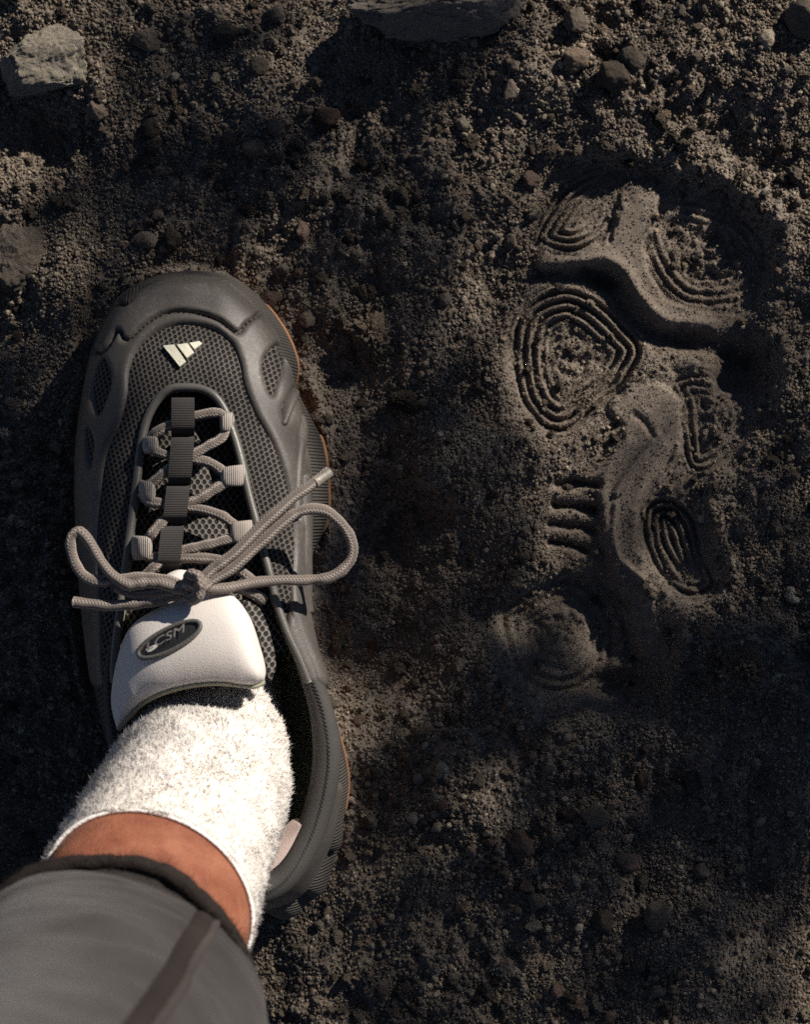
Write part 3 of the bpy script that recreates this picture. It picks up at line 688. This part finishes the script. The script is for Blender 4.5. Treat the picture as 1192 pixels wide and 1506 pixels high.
V, F = flap([(172,1074),(163,1030),(172,970),(192,922),(235,893),(285,873),(335,872),(366,905),(384,955),(391,985),(389,1000)],
            [(172,1075),(186,1054),(208,1032),(240,1016),(275,1007),(310,1003),(335,1004),(355,1006),(372,1007),(384,1004),(389,1001)],
            [.094,.094,.096,.099,.102,.104,.105,.106,.106,.107,.108], [.094,.099,.105,.111,.114,.116,.117,.117,.115,.111,.108], .007)
tflap = mk('tongue_top', V, F, TONG, shoe)
V2, F2, uv2 = tube(np.array([W(*p) for p in crom([(174,1072,.095),(188,1055,.0985),(210,1033,.104),(242,1017,.110),(277,1008,.113),(312,1004,.115),(337,1005,.116),(357,1007,.115),(374,1008,.113),(387,1003,.109)], 80)]), .0016, 8)
mk('binding', V2, F2, EDGE, tflap)
# knit gusset right of the tongue top
V, F = flap([(355,872),(375,885),(392,915),(402,950),(406,980),(400,1000)], [(356,880),(362,900),(378,935),(388,970),(392,990),(396,1003)], [.094,.095,.096,.098,.1,.102], [.100,.102,.103,.105,.106,.106], .004, 50, 16, .002)
mk('gusset', V, F, KNIT2, shoe)
# white knob of tongue showing above the knot
V, F = flap([(228,862),(240,848),(262,838),(285,842),(300,850),(312,862)], [(228,864),(245,868),(262,870),(285,872),(300,870),(312,864)], [.098]*6, [.101]*6, .006, 40, 20, .006)
mk('tongue_bridge', V, F, TONG, shoe)
bpy.context.view_layer.update()
def bvh(o):
    mw = o.matrix_world; me = o.data
    return BVHTree.FromPolygons([mw @ v.co for v in me.vertices], [tuple(p.vertices) for p in me.polygons])
tb = bvh(tflap); ub = bvh(upper)
def hit(b, px, py):
    d = Vector(W(px, py, 0)) - Vector((0, 0, CH)); d.normalize()
    loc, nr, i, ds = b.ray_cast(Vector((0, 0, CH)), d)
    if loc is None: return np.array(W(px, py, .1)), np.array((0, 0, 1.))
    if nr.z < 0: nr = -nr
    return np.array(loc), np.array(nr)
def draped(name, b, poly, lift, mat, parent, thick=.0006, dens=4):
    """a thin raised shape lying on a surface: polygon outline, filled"""
    bm = bmesh.new(); vs = []
    P = np.array(poly, float); n = len(P); pts = []
    for i in range(n):
        for q in range(dens): pts.append(P[i] + (P[(i + 1) % n] - P[i]) * q / dens)
    up_ = []; lo = []
    for p in pts:
        L_, N_ = hit(b, *p); up_.append(bm.verts.new(L_ + N_ * (lift + thick))); lo.append(bm.verts.new(L_ + N_ * (lift - .0012)))
    C_, N_ = hit(b, *P.mean(0)); cv = bm.verts.new(C_ + N_ * (lift + thick))
    k = len(pts)
    for i in range(k):
        bm.faces.new((up_[i], up_[(i + 1) % k], cv)); bm.faces.new((lo[i], lo[(i + 1) % k], up_[(i + 1) % k], up_[i]))
    bmesh.ops.recalc_face_normals(bm, faces=bm.faces)
    V = np.array([v.co[:] for v in bm.verts]); bm.verts.index_update(); F = [[v.index for v in f.verts] for f in bm.faces]; bm.free()
    return mk(name, V, F, mat, parent, smooth=False)
for pl in ([(241,511),(257,509.5),(274,534),(265,541)], [(261,509.5),(276,507.5),(285.5,521),(275.5,528.5)], [(279,507),(293,504.5),(297.5,508),(286.5,516)]):
    draped('logo_stripe', ub, pl, .0012, LOGO, shoe, .0006)
# badge on the tongue: dark oval dish, raised rim, silver lettering
bc = np.array((250., 941.)); ba = R(-27); ca, sa = math.cos(ba), math.sin(ba)
def bl(u, v): return (bc[0] + u * ca - v * sa, bc[1] + u * sa + v * ca)
ov_ = [bl(50 * math.cos(t), 15.5 * math.copysign(abs(math.sin(t)) ** .9, math.sin(t))) for t in np.linspace(0, 2 * math.pi, 40, endpoint=False)]
badge = draped('badge', tb, ov_, .0002, BADGE, tflap, .0003, 1)
V, F, uv = tube(np.array([hit(tb, *p)[0] + hit(tb, *p)[1] * .0006 for p in ov_ + [ov_[0]]]), .0011, 8, cap=False)
mk('badge_rim', V, F, plain('badge_rim_rubber', (.10, .095, .085), .5, .4), tflap)
fc = bpy.data.curves.new('lettering', 'FONT'); fc.body = 'LCSM'; fc.size = 1; fc.align_x = 'CENTER'; fc.align_y = 'CENTER'; fc.shear = .35; fc.resolution_u = 3
fo = bpy.data.objects.new('lettering', fc); COL.objects.link(fo); bpy.context.view_layer.update()
me = bpy.data.meshes.new_from_object(fo.evaluated_get(bpy.context.evaluated_depsgraph_get())); bpy.data.objects.remove(fo)
bm = bmesh.new(); bm.from_mesh(me); bmesh.ops.remove_doubles(bm, verts=bm.verts, dist=.002); bmesh.ops.triangulate(bm, faces=bm.faces); bm.to_mesh(me); bm.free()
co = np.array([v.co[:] for v in me.vertices]); w_ = np.ptp(co[:, 0]); hgt = np.ptp(co[:, 1]); co[:, 0] -= (co[:, 0].max() + co[:, 0].min()) / 2; co[:, 1] -= (co[:, 1].max() + co[:, 1].min()) / 2
lv = []
for c in co:
    p = bl(-2 + c[0] / w_ * 66, -3.0 - c[1] / hgt * 10.5); L_, N_ = hit(tb, *p); lv.append(L_ + N_ * .0024)
mk('lettering', np.array(lv), [list(p.vertices) for p in me.polygons], SILV, tflap, smooth=False)

# laces
LR = .00245
def lace(pts, rad=LR, n=None, seg=12):
    P = crom([W(*p) for p in pts], n or len(pts) * 10); q = np.arange(len(P)); sd_ = pts[0][0] + pts[0][1]
    P = P + .00022 * np.stack([vnoise(q * .16, q * 0 + sd_, 160), vnoise(q * .16, q * 0 + sd_ + 9, 161), vnoise(q * .16, q * 0 + sd_ + 5, 162)], -1)
    return tube(P, rad * (1 + .10 * vnoise(q * .21, q * 0 + sd_, 163)), seg, .80)
def zr(y): return float(np.interp(y, [570, 640, 720, 800, 860], [.078, .083, .088, .094, .100]))
def lz(pts): return [(x, y, zr(y) + dz) for x, y, dz in pts]
strands = [
 lz([(216,652,-.004),(226,640,-.001),(240,630,.0),(256,624,.0),(272,616,.0),(290,612,.0),(316,607,0),(329,614,0),(332,630,-.001),(326,644,0),(308,655,.001),(286,667,.001),(266,678,.001),(248,690,.0),(232,703,0),(216,716,-.002)]),
 lz([(220,656,-.003),(228,664,0),(252,671,0),(270,674,-.001),(288,677,0),(310,682,.001),(326,692,.001),(336,704,-.002)]),
 lz([(338,703,-.003),(330,710,0),(312,722,.001),(290,735,.001),(272,743,.0),(252,755,0),(236,770,0),(222,787,0),(212,800,-.003)]),
 lz([(208,726,-.003),(220,737,0),(240,741,0),(258,744,-.001),(285,747,0),(316,754,.001),(338,766,.001),(352,780,-.002)]),
 lz([(352,776,-.003),(348,789,0),(322,797,.001),(292,804,.001),(268,810,.0),(246,820,0),(226,834,0),(212,848,-.002)]),
 lz([(208,808,-.003),(220,819,0),(240,819,0),(262,820,-.001),(290,821,0),(322,824,0),(345,835,0),(362,846,0),(375,856,-.003)]),
 lz([(340,862,.0),(360,868,0),(378,876,-.001),(388,884,-.006)]),
]
V, F, uv = join([lace(s) for s in strands]); laces = mk('laces', V, F, LACE, shoe, uv=uv)
bow = [
 [(282,862,.113),(300,848,.1135),(322,830,.1125),(350,808,.111),(390,768,.1075),(430,733,.104),(462,710,.100),(486,693,.096)],
 [(288,866,.113),(312,853,.112),(345,832,.110),(385,797,.107),(415,769,.105),(438,753,.103),(465,748,.101),(492,760,.099),(512,783,.097),(519,808,.096),(511,832,.096),(488,848,.097),(455,853,.098),(420,853,.1),(380,856,.103),(345,863,.107),(318,866,.110),(292,862,.113)],
 [(285,866,.113),(262,866,.112),(235,858,.110),(212,858,.109),(190,860,.108),(168,848,.106),(148,824,.104),(133,799,.103),(119,783,.1025),(107,786,.102),(103,802,.102),(109,826,.102),(123,846,.102),(145,855,.102),(175,852,.1025),(205,850,.103),(240,852,.106),(268,862,.110)],
 [(284,870,.110),(255,876,.108),(225,884,.106),(190,889,.104),(150,890,.102),(108,885,.100)],
 [(284,866,.112),(258,868,.1095),(228,872,.107),(196,873,.105),(168,862,.1035)],
]
V, F, uv = join([lace(s, LR * 1.05) for s in bow]); mk('bow', V, F, LACE, laces, uv=uv)
kn = [(276,852,.1130),(283,846,.1165),(292,850,.1185),(295,862,.1190),(291,876,.1175),(283,880,.1140),(275,873,.1115)]
V, F, uv = lace(kn, LR * 1.25, 60, 14); V2, F2, uv2 = lace([(272,858,.1125),(280,860,.1155),(288,862,.1165),(298,860,.1150),(306,855,.1125)], LR * 1.35, 40, 14)
V, F, uv = join([(V, F, uv), (V2, F2, uv2)]); mk('knot', V, F, LACE, laces, uv=uv)
V, F, uv = lace([(463,709,.100),(475,701,.098),(487,692.5,.096)], LR * 1.02, 12); mk('lace_tip', V, F, plain('lace_tip_film', (.19, .165, .135), .4, .5), laces)
# webbing pull tabs lying over the laces, and loops at the eyelets
def strip(cl, wid, th=.0009, wv=(1, 0, 0), n=40):
    """flat band along a centre line"""
    P = crom(cl, n); wv = np.asarray(wv, float); T_ = np.gradient(P, axis=0); T_ /= np.linalg.norm(T_, axis=1)[:, None]
    N_ = np.cross(wv[None], T_); N_ /= np.linalg.norm(N_, axis=1)[:, None] + 1e-9
    V = np.stack([P - wv * wid / 2 - N_ * th / 2, P + wv * wid / 2 - N_ * th / 2, P + wv * wid / 2 + N_ * th / 2, P - wv * wid / 2 + N_ * th / 2], 1).reshape(-1, 3)
    F = gridF(n, 4, False, True).tolist() + [[0, 1, 2, 3], [(n - 1) * 4 + 3, (n - 1) * 4 + 2, (n - 1) * 4 + 1, (n - 1) * 4]]
    return V, F
for (x0, y0, x1, y1, wd_) in ((269,586,269,642,34), (269,643,263,717,34), (262,715,256,773,34), (254,774,247,838,33)):
    z0, z1 = zr(y0), zr(y1); tilt = (x1 - x0) / (y1 - y0)
    pts = [W(x0, y0, z0 - .002), W(x0 + (x1 - x0) * .12, y0 + (y1 - y0) * .12, z0 + .0025), W((x0 + x1) / 2, (y0 + y1) / 2, (z0 + z1) / 2 + .0042), W(x0 + (x1 - x0) * .8, y0 + (y1 - y0) * .8, z1 + .0012), W(x1, y1, z1 - .005)]
    V, F = strip(pts, wd_ / PPM * .92, .0010, (math.cos(.12), math.sin(.12) * 0 - .0, 0)); mk('pull_tab', V, F, WEBD, shoe, smooth=False)
def eyelet(xr, yr, xi, yi, wid):
    z = zr(yr); P = crom([W(xr, yr, z - .006), W(xr + (xi - xr) * .3, yr + (yi - yr) * .3, z + .0015), W(xr + (xi - xr) * .7, yr + (yi - yr) * .7, z + .0036), W(xi - (xi - xr) * .08, yi, z + .0032), W(xi, yi, z + .0006), W(xi - (xi - xr) * .1, yi, z - .003), W(xr + (xi - xr) * .6, yr, z - .005)], 40)
    wq = wid / PPM * .92 * np.interp(np.linspace(0, 1, 40), [0, .3, .55, .75, 1], [1.08, 1, .84, .78, .8]); T_ = np.gradient(P, axis=0); T_ /= np.linalg.norm(T_, axis=1)[:, None]
    wv = np.array([0, 1., 0]); N_ = np.cross(wv[None], T_); N_ /= np.linalg.norm(N_, axis=1)[:, None]
    if N_[10, 2] < 0: N_ = -N_
    q = np.linspace(-1, 1, 9); rows = []
    for side in (1, -1):
        qq = q if side == 1 else q[::-1]
        rows.append(P[:, None] + wv * (qq[None, :, None] * wq[:, None, None] / 2) + N_[:, None] * (side * .0006 - .0010 * (np.abs(qq) ** 3))[None, :, None])
    G_ = np.concatenate(rows, 1); mk('lace_loop', G_, gridF(40, 18, False, True), WEBL, shoe)
for e in ((209,655,231,652,24), (203,722,227,724,30), (193,806,222,806,34), (343,620,325,622,26), (362,699,326,701,30), (372,782,340,783,32)): eyelet(*e)

# ------------------------------------------------------------------ person: leg, sock, trouser leg
SKIN = M('skin', .5, .35)
SKIN.col(SKIN.ramp(SKIN.noise(60, 4), [(.28, (.15, .046, .024)), (.5, (.225, .080, .044)), (.72, (.29, .115, .066))])); _v = SKIN.n('ShaderNodeTexVoronoi'); _v.inputs['Scale'].default_value = 900; SKIN.l(SKIN.tc.outputs['Object'], _v.inputs['Vector']); SKIN.bump(SKIN.noise(300, 4), .0008, .6, SKIN.bump(_v.outputs['Distance'], .0003, .6))
SKIN.b.inputs['Subsurface Weight'].default_value = .25; SKIN.b.inputs['Subsurface Radius'].default_value = (.006, .002, .001); SKIN.b.inputs['Subsurface Scale'].default_value = 1.0
SOCKM = plain('plush_yarn', (.82, .77, .72), .95, .1, 500, .0015, .03, .3)
FUZZ = bpy.data.materials.new('plush_fibre'); FUZZ.use_nodes = True
_n = FUZZ.node_tree.nodes; _n.clear(); _a = _n.new('ShaderNodeBsdfDiffuse'); _b = _n.new('ShaderNodeBsdfTranslucent'); _c = _n.new('ShaderNodeMixShader'); _d = _n.new('ShaderNodeOutputMaterial')
_a.inputs[0].default_value = (.88, .84, .80, 1); _b.inputs[0].default_value = (.90, .86, .81, 1); _c.inputs[0].default_value = .55
_l = FUZZ.node_tree.links.new; _l(_a.outputs[0], _c.inputs[1]); _l(_b.outputs[0], _c.inputs[2]); _l(_c.outputs[0], _d.inputs[0])
CLOTH = M('trouser_cloth', .9, .15); _g = CLOTH.noise(30, 5)
CLOTH.col(CLOTH.ramp(_g, [(.3, (.029, .024, .0225)), (.7, (.045, .038, .035))])); CLOTH.bump(CLOTH.noise(1400, 4, .8), .0006, .9); CLOTH.b.inputs['Sheen Weight'].default_value = .15
CLOTHD = plain('trouser_hem_cloth', (.024, .019, .017), .95, .1, 900, .001)
person = thing('person', 'person standing in a grey trouser leg and a white fluffy sock, bare ankle showing', 'person', W(330, 1200, 0))
def loft(rows, n, m):
    """rows of (centre xyz, half vector a, half vector b)"""
    A = np.array([np.concatenate([c, a, b]) for c, a, b in rows]); Q = crom(A, n); t = np.linspace(0, 2 * np.pi, m, endpoint=False)
    V = Q[:, None, 0:3] + np.cos(t)[None, :, None] * Q[:, None, 3:6] + np.sin(t)[None, :, None] * Q[:, None, 6:9]
    return V
def ell(px, py, z, ra, rb, ang, pitch=0.):
    """oval section: centre by drawing point, half sizes in metres, long axis turned by ang (screen degrees), pitched nose-up"""
    c = np.array(W(px, py, z)); a = np.array([math.cos(R(ang)), -math.sin(R(ang)), 0]); d = np.array([math.sin(R(ang)), math.cos(R(ang)), 0])
    b = d * math.cos(pitch) + np.array([0, 0, 1]) * math.sin(pitch); return c, a * ra, b * rb
secs = [ell(300,880,.056,.030,.024,0,R(88)), ell(302,960,.060,.031,.028,2,R(80)), ell(308,1020,.064,.0315,.034,4,R(68)), ell(308,1090,.076,.0365,.036,8,R(50)),
        ell(291,1160,.100,.0408,.040,16,R(30)), ell(262,1222,.128,.0425,.040,24,R(14)), ell(236,1280,.155,.0440,.038,27,R(3)), ell(217,1330,.176,.0460,.0375,28,0)]
SV = loft(secs, 90, 96); sc_ = SV.mean(1, keepdims=True); sr_ = SV - sc_; sl_ = np.linalg.norm(sr_, axis=-1, keepdims=True); si_ = np.linspace(0, 1, 90)[:, None]; sa_ = np.linspace(0, 2 * np.pi, 96, endpoint=False)[None, :]
fold = .0013 * np.sin(si_ * 46 + 1.6 * np.sin(sa_ + .5) + .8 * np.sin(2 * sa_)) * sstep(.25, .4, si_) * sstep(.97, .8, si_) * (.4 + .6 * np.cos(sa_ - 1.0) ** 2)
SV = SV + sr_ / sl_ * fold[..., None]
sock = mk('sock', SV, gridF(90, 96, False, True), SOCKM, person)
top = SV[-1]; V, F, uv = tube(np.vstack([top, top[:2]]), .0009, 8, cap=False); mk('sock_cuff', V, F, SOCKM, sock)
legs = [ell(300,900,.055,.024,.02,0,R(88)), ell(304,1000,.06,.028,.028,2,R(75)), ell(300,1130,.085,.034,.034,14,R(30)), ell(250,1255,.140,.0400,.034,26,R(8)), ell(217,1330,.176,.0450,.0364,28,0), ell(188,1392,.205,.0445,.0365,28,0), ell(158,1462,.24,.0440,.0375,26,0), ell(118,1548,.265,.047,.044,20,0), ell(60,1660,.32,.050,.047,16,0), ell(-60,1850,.42,.055,.052,12,0), ell(-300,2250,.55,.06,.058,8,0)]
mk('body', loft(legs, 120, 72), gridF(120, 72, False, True), SKIN.m, person)
# fluff: short curved fibres all over the sock
n = 100000
iu = rng.uniform(16, 88.9, n); it = rng.uniform(0, 96, n)
iu = np.where(rng.random(n) < .09, 88.9, iu)
i0 = np.minimum(iu.astype(int), 88); j0 = it.astype(int) % 96; fu = (iu - i0)[:, None]; fv = (it - it.astype(int))[:, None]
P = (SV[i0, j0] * (1 - fv) + SV[i0, (j0 + 1) % 96] * fv) * (1 - fu) + (SV[i0 + 1, j0] * (1 - fv) + SV[i0 + 1, (j0 + 1) % 96] * fv) * fu
tu = SV[i0 + 1, j0] - SV[i0, j0]; tv = SV[i0, (j0 + 1) % 96] - SV[i0, j0]; nn = np.cross(tv, tu); nn /= np.linalg.norm(nn, axis=1)[:, None] + 1e-12
cen_ = SV.mean(1)[i0]; sg = np.sign(((P - cen_) * nn).sum(1))[:, None]; nn = nn * sg; tu /= np.linalg.norm(tu, axis=1)[:, None] + 1e-12; tv /= np.linalg.norm(tv, axis=1)[:, None] + 1e-12
cl = fbm(P[:, 0] + P[:, 2], P[:, 1] + .6 * P[:, 2], .007, 2, 120)[:, None]; cl2 = fbm(P[:, 0] - P[:, 2], P[:, 1] + .4 * P[:, 2], .006, 2, 130)[:, None]
dirv = nn * .55 + tu * (.9 * cl + .25) * -1 + tv * .9 * cl2 + rng.normal(0, .28, (n, 3)); dirv /= np.linalg.norm(dirv, axis=1)[:, None]
tuft = (fbm(P[:, 0] * 1.3 + P[:, 2], P[:, 1] - P[:, 2], .009, 2, 140) > .32)[:, None]
Lf = (.0012 + .0018 * rng.random((n, 1)) ** 1.5 + .0022 * tuft * rng.random((n, 1))) * np.where(iu > 84, .85, 1)[:, None]
side = np.cross(dirv, rng.normal(0, 1, (n, 3))); side /= np.linalg.norm(side, axis=1)[:, None]; side = side * np.where((np.cross(side, dirv) * nn).sum(1) < 0, -1, 1)[:, None]; wdt = .00024
mid_ = P + dirv * Lf * .55 + nn * .0005; tip = P + dirv * Lf + tu * -.0006 + rng.normal(0, .0004, (n, 3))
FV = np.stack([P - side * wdt, P + side * wdt, mid_ + side * wdt * .8, mid_ - side * wdt * .8, tip], 1).reshape(-1, 3); k5 = np.arange(n)[:, None] * 5
FF = np.concatenate([k5 + np.array([[0, 1, 2]]), k5 + np.array([[0, 2, 3]]), k5 + np.array([[3, 2, 4]])])
fl_ = mk('fluff', FV, FF, FUZZ, sock, smooth=True); tag(fl_, kind='stuff')
if len(fl_.data.vertices) == 5 * n: fl_.data.normals_split_custom_set_from_vertices(np.repeat(nn * .8 + dirv * .2, 5, 0))
# trouser leg
hem = [ell(152,1478,.225,.0590,.0555,22,R(0))]
tr = [ell(152,1478,.225,.0590,.0555,22,0), ell(147,1490,.232,.0600,.0560,22,0), ell(120,1545,.262,.0615,.058,20,0), ell(60,1660,.32,.064,.060,16,0), ell(-60,1850,.42,.070,.064,12,0), ell(-300,2250,.55,.078,.072,8,0), ell(-900,3200,.70,.088,.082,4,0)]
TV = loft(tr, 110, 160)
th_ = np.linspace(0, 2 * np.pi, 160, endpoint=False); hh = np.linspace(0, 1, 110)
ctr = TV.mean(1, keepdims=True); rd = TV - ctr; rl = np.linalg.norm(rd, axis=-1, keepdims=True)
wr = .0018 * np.sin(3 * th_[None, :] + 5 * hh[:, None]) * sstep(0, .2, hh)[:, None] + .0010 * np.sin(9 * hh[:, None] * 3 + 2 * th_[None, :]) * sstep(.03, .3, hh)[:, None]
wr = wr * 1.5 + .0009 * fbm(np.broadcast_to(th_[None, :] * .058, (110, 160)), np.broadcast_to(hh[:, None] * .9, (110, 160)), .022, 3, 150) + .00025 * np.sin(th_[None, :] * 37 + 2 * np.sin(th_[None, :] * 5)) * np.exp(-(hh[:, None] / .022) ** 2)
wr = wr + .0011 * sstep(.034, .028, hh)[:, None]
wr = wr + .004 * np.sin(2 * th_ + 1.0)[None, :] * sstep(0, .1, hh)[:, None]
TV = TV + rd / rl * wr[..., None]
trou = mk('trouser_leg', TV, gridF(110, 160, False, True), CLOTH.m, person)
inn_ = TV - rd / rl * .0022; mk('trouser_inside', inn_[:, :], gridF(110, 160, False, True)[:, ::-1], CLOTHD, trou)
V, F, uv = tube(np.vstack([TV[0], TV[0][:2]]) - np.array([0, 0, .0005]), .0034 * (1 + .05 * np.sin(np.arange(162) * .9) + .12 * np.sin(np.arange(162) * .23)), 10, cap=False); mk('hem', V, F, CLOTHD, trou)
def along(deg, w0, name, mat, off):
    jx = int((deg % 360) / 360 * 160); cols = [(jx + k) % 160 for k in range(-w0, w0 + 1)]
    q = np.stack([TV[:70, c] + (rd / rl)[:70, c] * (off * (1 - (abs(k) / (w0 + .001)) ** 3)) for k, c in zip(range(-w0, w0 + 1), cols)], 1)
    return mk(name, q, gridF(70, 2 * w0 + 1), mat, trou)
along(67, 2, 'side_seam', CLOTHD, .0016)
along(61, 1, 'seam_edge', plain('seam_edge_cloth', (.046, .039, .036), .9, .1, 1200, .0006), .0024)
# hem fuzz
n = 9000; t_ = rng.integers(0, 160, n); P = TV[0][t_] + rng.normal(0, .0012, (n, 3)); d = (rd / rl)[0][t_] * .5 + rng.normal(0, .6, (n, 3)); d /= np.linalg.norm(d, axis=1)[:, None]
s_ = np.cross(d, rng.normal(0, 1, (n, 3))); s_ /= np.linalg.norm(s_, axis=1)[:, None]
FV = np.stack([P - s_ * .00012, P + s_ * .00012, P + d * (.0025 + .0035 * rng.random((n, 1)))], 1).reshape(-1, 3)
tag(mk('lint', FV, np.arange(n * 3).reshape(-1, 3), CLOTHD, trou), kind='stuff')

# ------------------------------------------------------------------ added sun blocker of leaves and twigs, out of view: shades chosen patches
LEAF = M('leaf', .55, .4); LEAF.col(LEAF.ramp(LEAF.noise(60, 3), [(.3, (.035, .07, .02)), (.7, (.06, .11, .03))]))
BARK = plain('bark', (.10, .075, .05), .9, .1, 400, .002)
SHADE = [  # patches the added leaves are set to darken: centre, half sizes, share taken
 ((300,290), 190, 120, .70), ((560,330), 130, 150, .66), ((565,800), 70, 210, .93), ((-10,560), 60, 110, .95), ((900,640), 300, 380, .24), ((590,720), 240, 300, .5), ((880,1290), 420, 360, .76), ((330,260), 250, 190, .6), ((60,340), 70, 50, .45), ((1010,950), 100, 60, .7), ((820,950), 110, 85, .94), 
 ((1110,1120), 160, 230, .95), ((720,930), 110, 80, .85), ((1090,545), 60, 50, .75), ((940,1020), 120, 80, .93), ((600,1100), 45, 80, .5), ((800,1230), 330, 240, .55), ((620,1060), 90, 90, .6), ((480,150), 130, 90, .5), ((640,1430), 280, 130, .74),
 ((1000,1440), 240, 100, .72), ((800,1150), 150, 110, .45), ((330,80), 190, 80, .62), ((640,90), 110, 60, .85), ((690,480), 60, 160, .40), ((1150,800), 70, 160, .68), ((120,480), 80, 80, .6), ((-185,880), 85, 270, .95)]
rs = np.random.default_rng(77); NC = 60000
shx, shy = rs.uniform(-260, 1250, NC), rs.uniform(-60, 1566, NC)
dd = np.zeros(NC)
for (c, a, b, k) in SHADE: dd = np.maximum(dd, k * sstep(1.25, .7, np.sqrt(((shx - c[0]) / a) ** 2 + ((shy - c[1]) / b) ** 2)))
tau = -1.7 * np.log(1 - np.minimum(dd, .97))
kk = rs.random(NC) < tau * (1510 * 1626 / PPM ** 2 * math.sin(SUN_EL) / NC) / 1.5e-4; shx, shy = shx[kk], shy[kk]; NL = len(shx)
gxy = np.stack([(shx - CX) / PPM, -(shy - CY) / PPM, np.zeros(NL)], -1)
sv = np.array(SUN); tl = rs.uniform(2.1, 3.0, NL)
LP = gxy + sv * tl[:, None]
ex = np.array([sv[1], -sv[0], 0]); ex /= np.linalg.norm(ex)
root_ = np.array([sv[0] * 2.6, sv[1] * 2.6, 0])
xtra = []
while len(xtra) < 700:
    p = LP[rs.integers(NL)] + ex * rs.normal(0, .22) + sv * rs.normal(0, .15) + np.array([0, 0, 1]) * rs.normal(.08, .2)
    g0 = p - sv * (p[2] / sv[2]); X_, Y_ = CX + g0[0] * PPM, CY - g0[1] * PPM
    if p[2] > .5 and (X_ > 1380 or Y_ < -180): xtra.append(p)
LP = np.vstack([LP, xtra]); n = len(LP)
root_[2] = float(gz(root_[:1], root_[1:2])[0])
sun_blocker = thing('sun_blocker', 'unseen leafy sun blocker added beyond the upper right to shade the soil', 'sun_blocker', tuple(root_))
nd = sv[None] + rs.normal(0, .38, (n, 3)); nd /= np.linalg.norm(nd, axis=1)[:, None]
a_ = np.cross(nd, rs.normal(0, 1, (n, 3))); a_ /= np.linalg.norm(a_, axis=1)[:, None]; b_ = np.cross(nd, a_)
ln = rs.uniform(.008, .014, (n, 1)); wn = ln * rs.uniform(.45, .6, (n, 1))
prof_ = [(-1, 0, 0), (-.4, .85, .12), (.25, .8, .1), (1, 0, -.15), (.25, -.8, .1), (-.4, -.85, .12), (-.1, 0, 0)]
LVt = np.stack([LP + a_ * ln * p + b_ * wn * q + nd * ln * r for p, q, r in prof_], 1).reshape(-1, 3)
k7 = np.arange(n)[:, None] * 7
mk('blocker_foliage', LVt, np.concatenate([k7 + np.array([[i, (i + 1) % 6, 6]]) for i in range(6)]), LEAF.m, sun_blocker)
st_ = []
hubs = LP[rs.choice(n, 26, False)]
for h in hubs:
    m1 = root_ + (h - root_) * np.array([.35, .35, .55]) + rs.normal(0, .02, 3); st_.append(tube(crom([root_ + rs.normal(0, .015, 3) * [1, 1, 0] + [0, 0, -.02], m1, h], 14), np.linspace(.012, .0016, 14), 7))
for i in range(n):
    q = hubs[np.argmin(((hubs - LP[i]) ** 2).sum(1))]
    if i % 6 == 0: st_.append(tube(np.array([q, (q + LP[i]) / 2 + [0, 0, .006], LP[i]]), np.array([.0012, .0009, .0005]), 4))
V, F, uv = join(st_); mk('blocker_branches', V, F, BARK, sun_blocker)
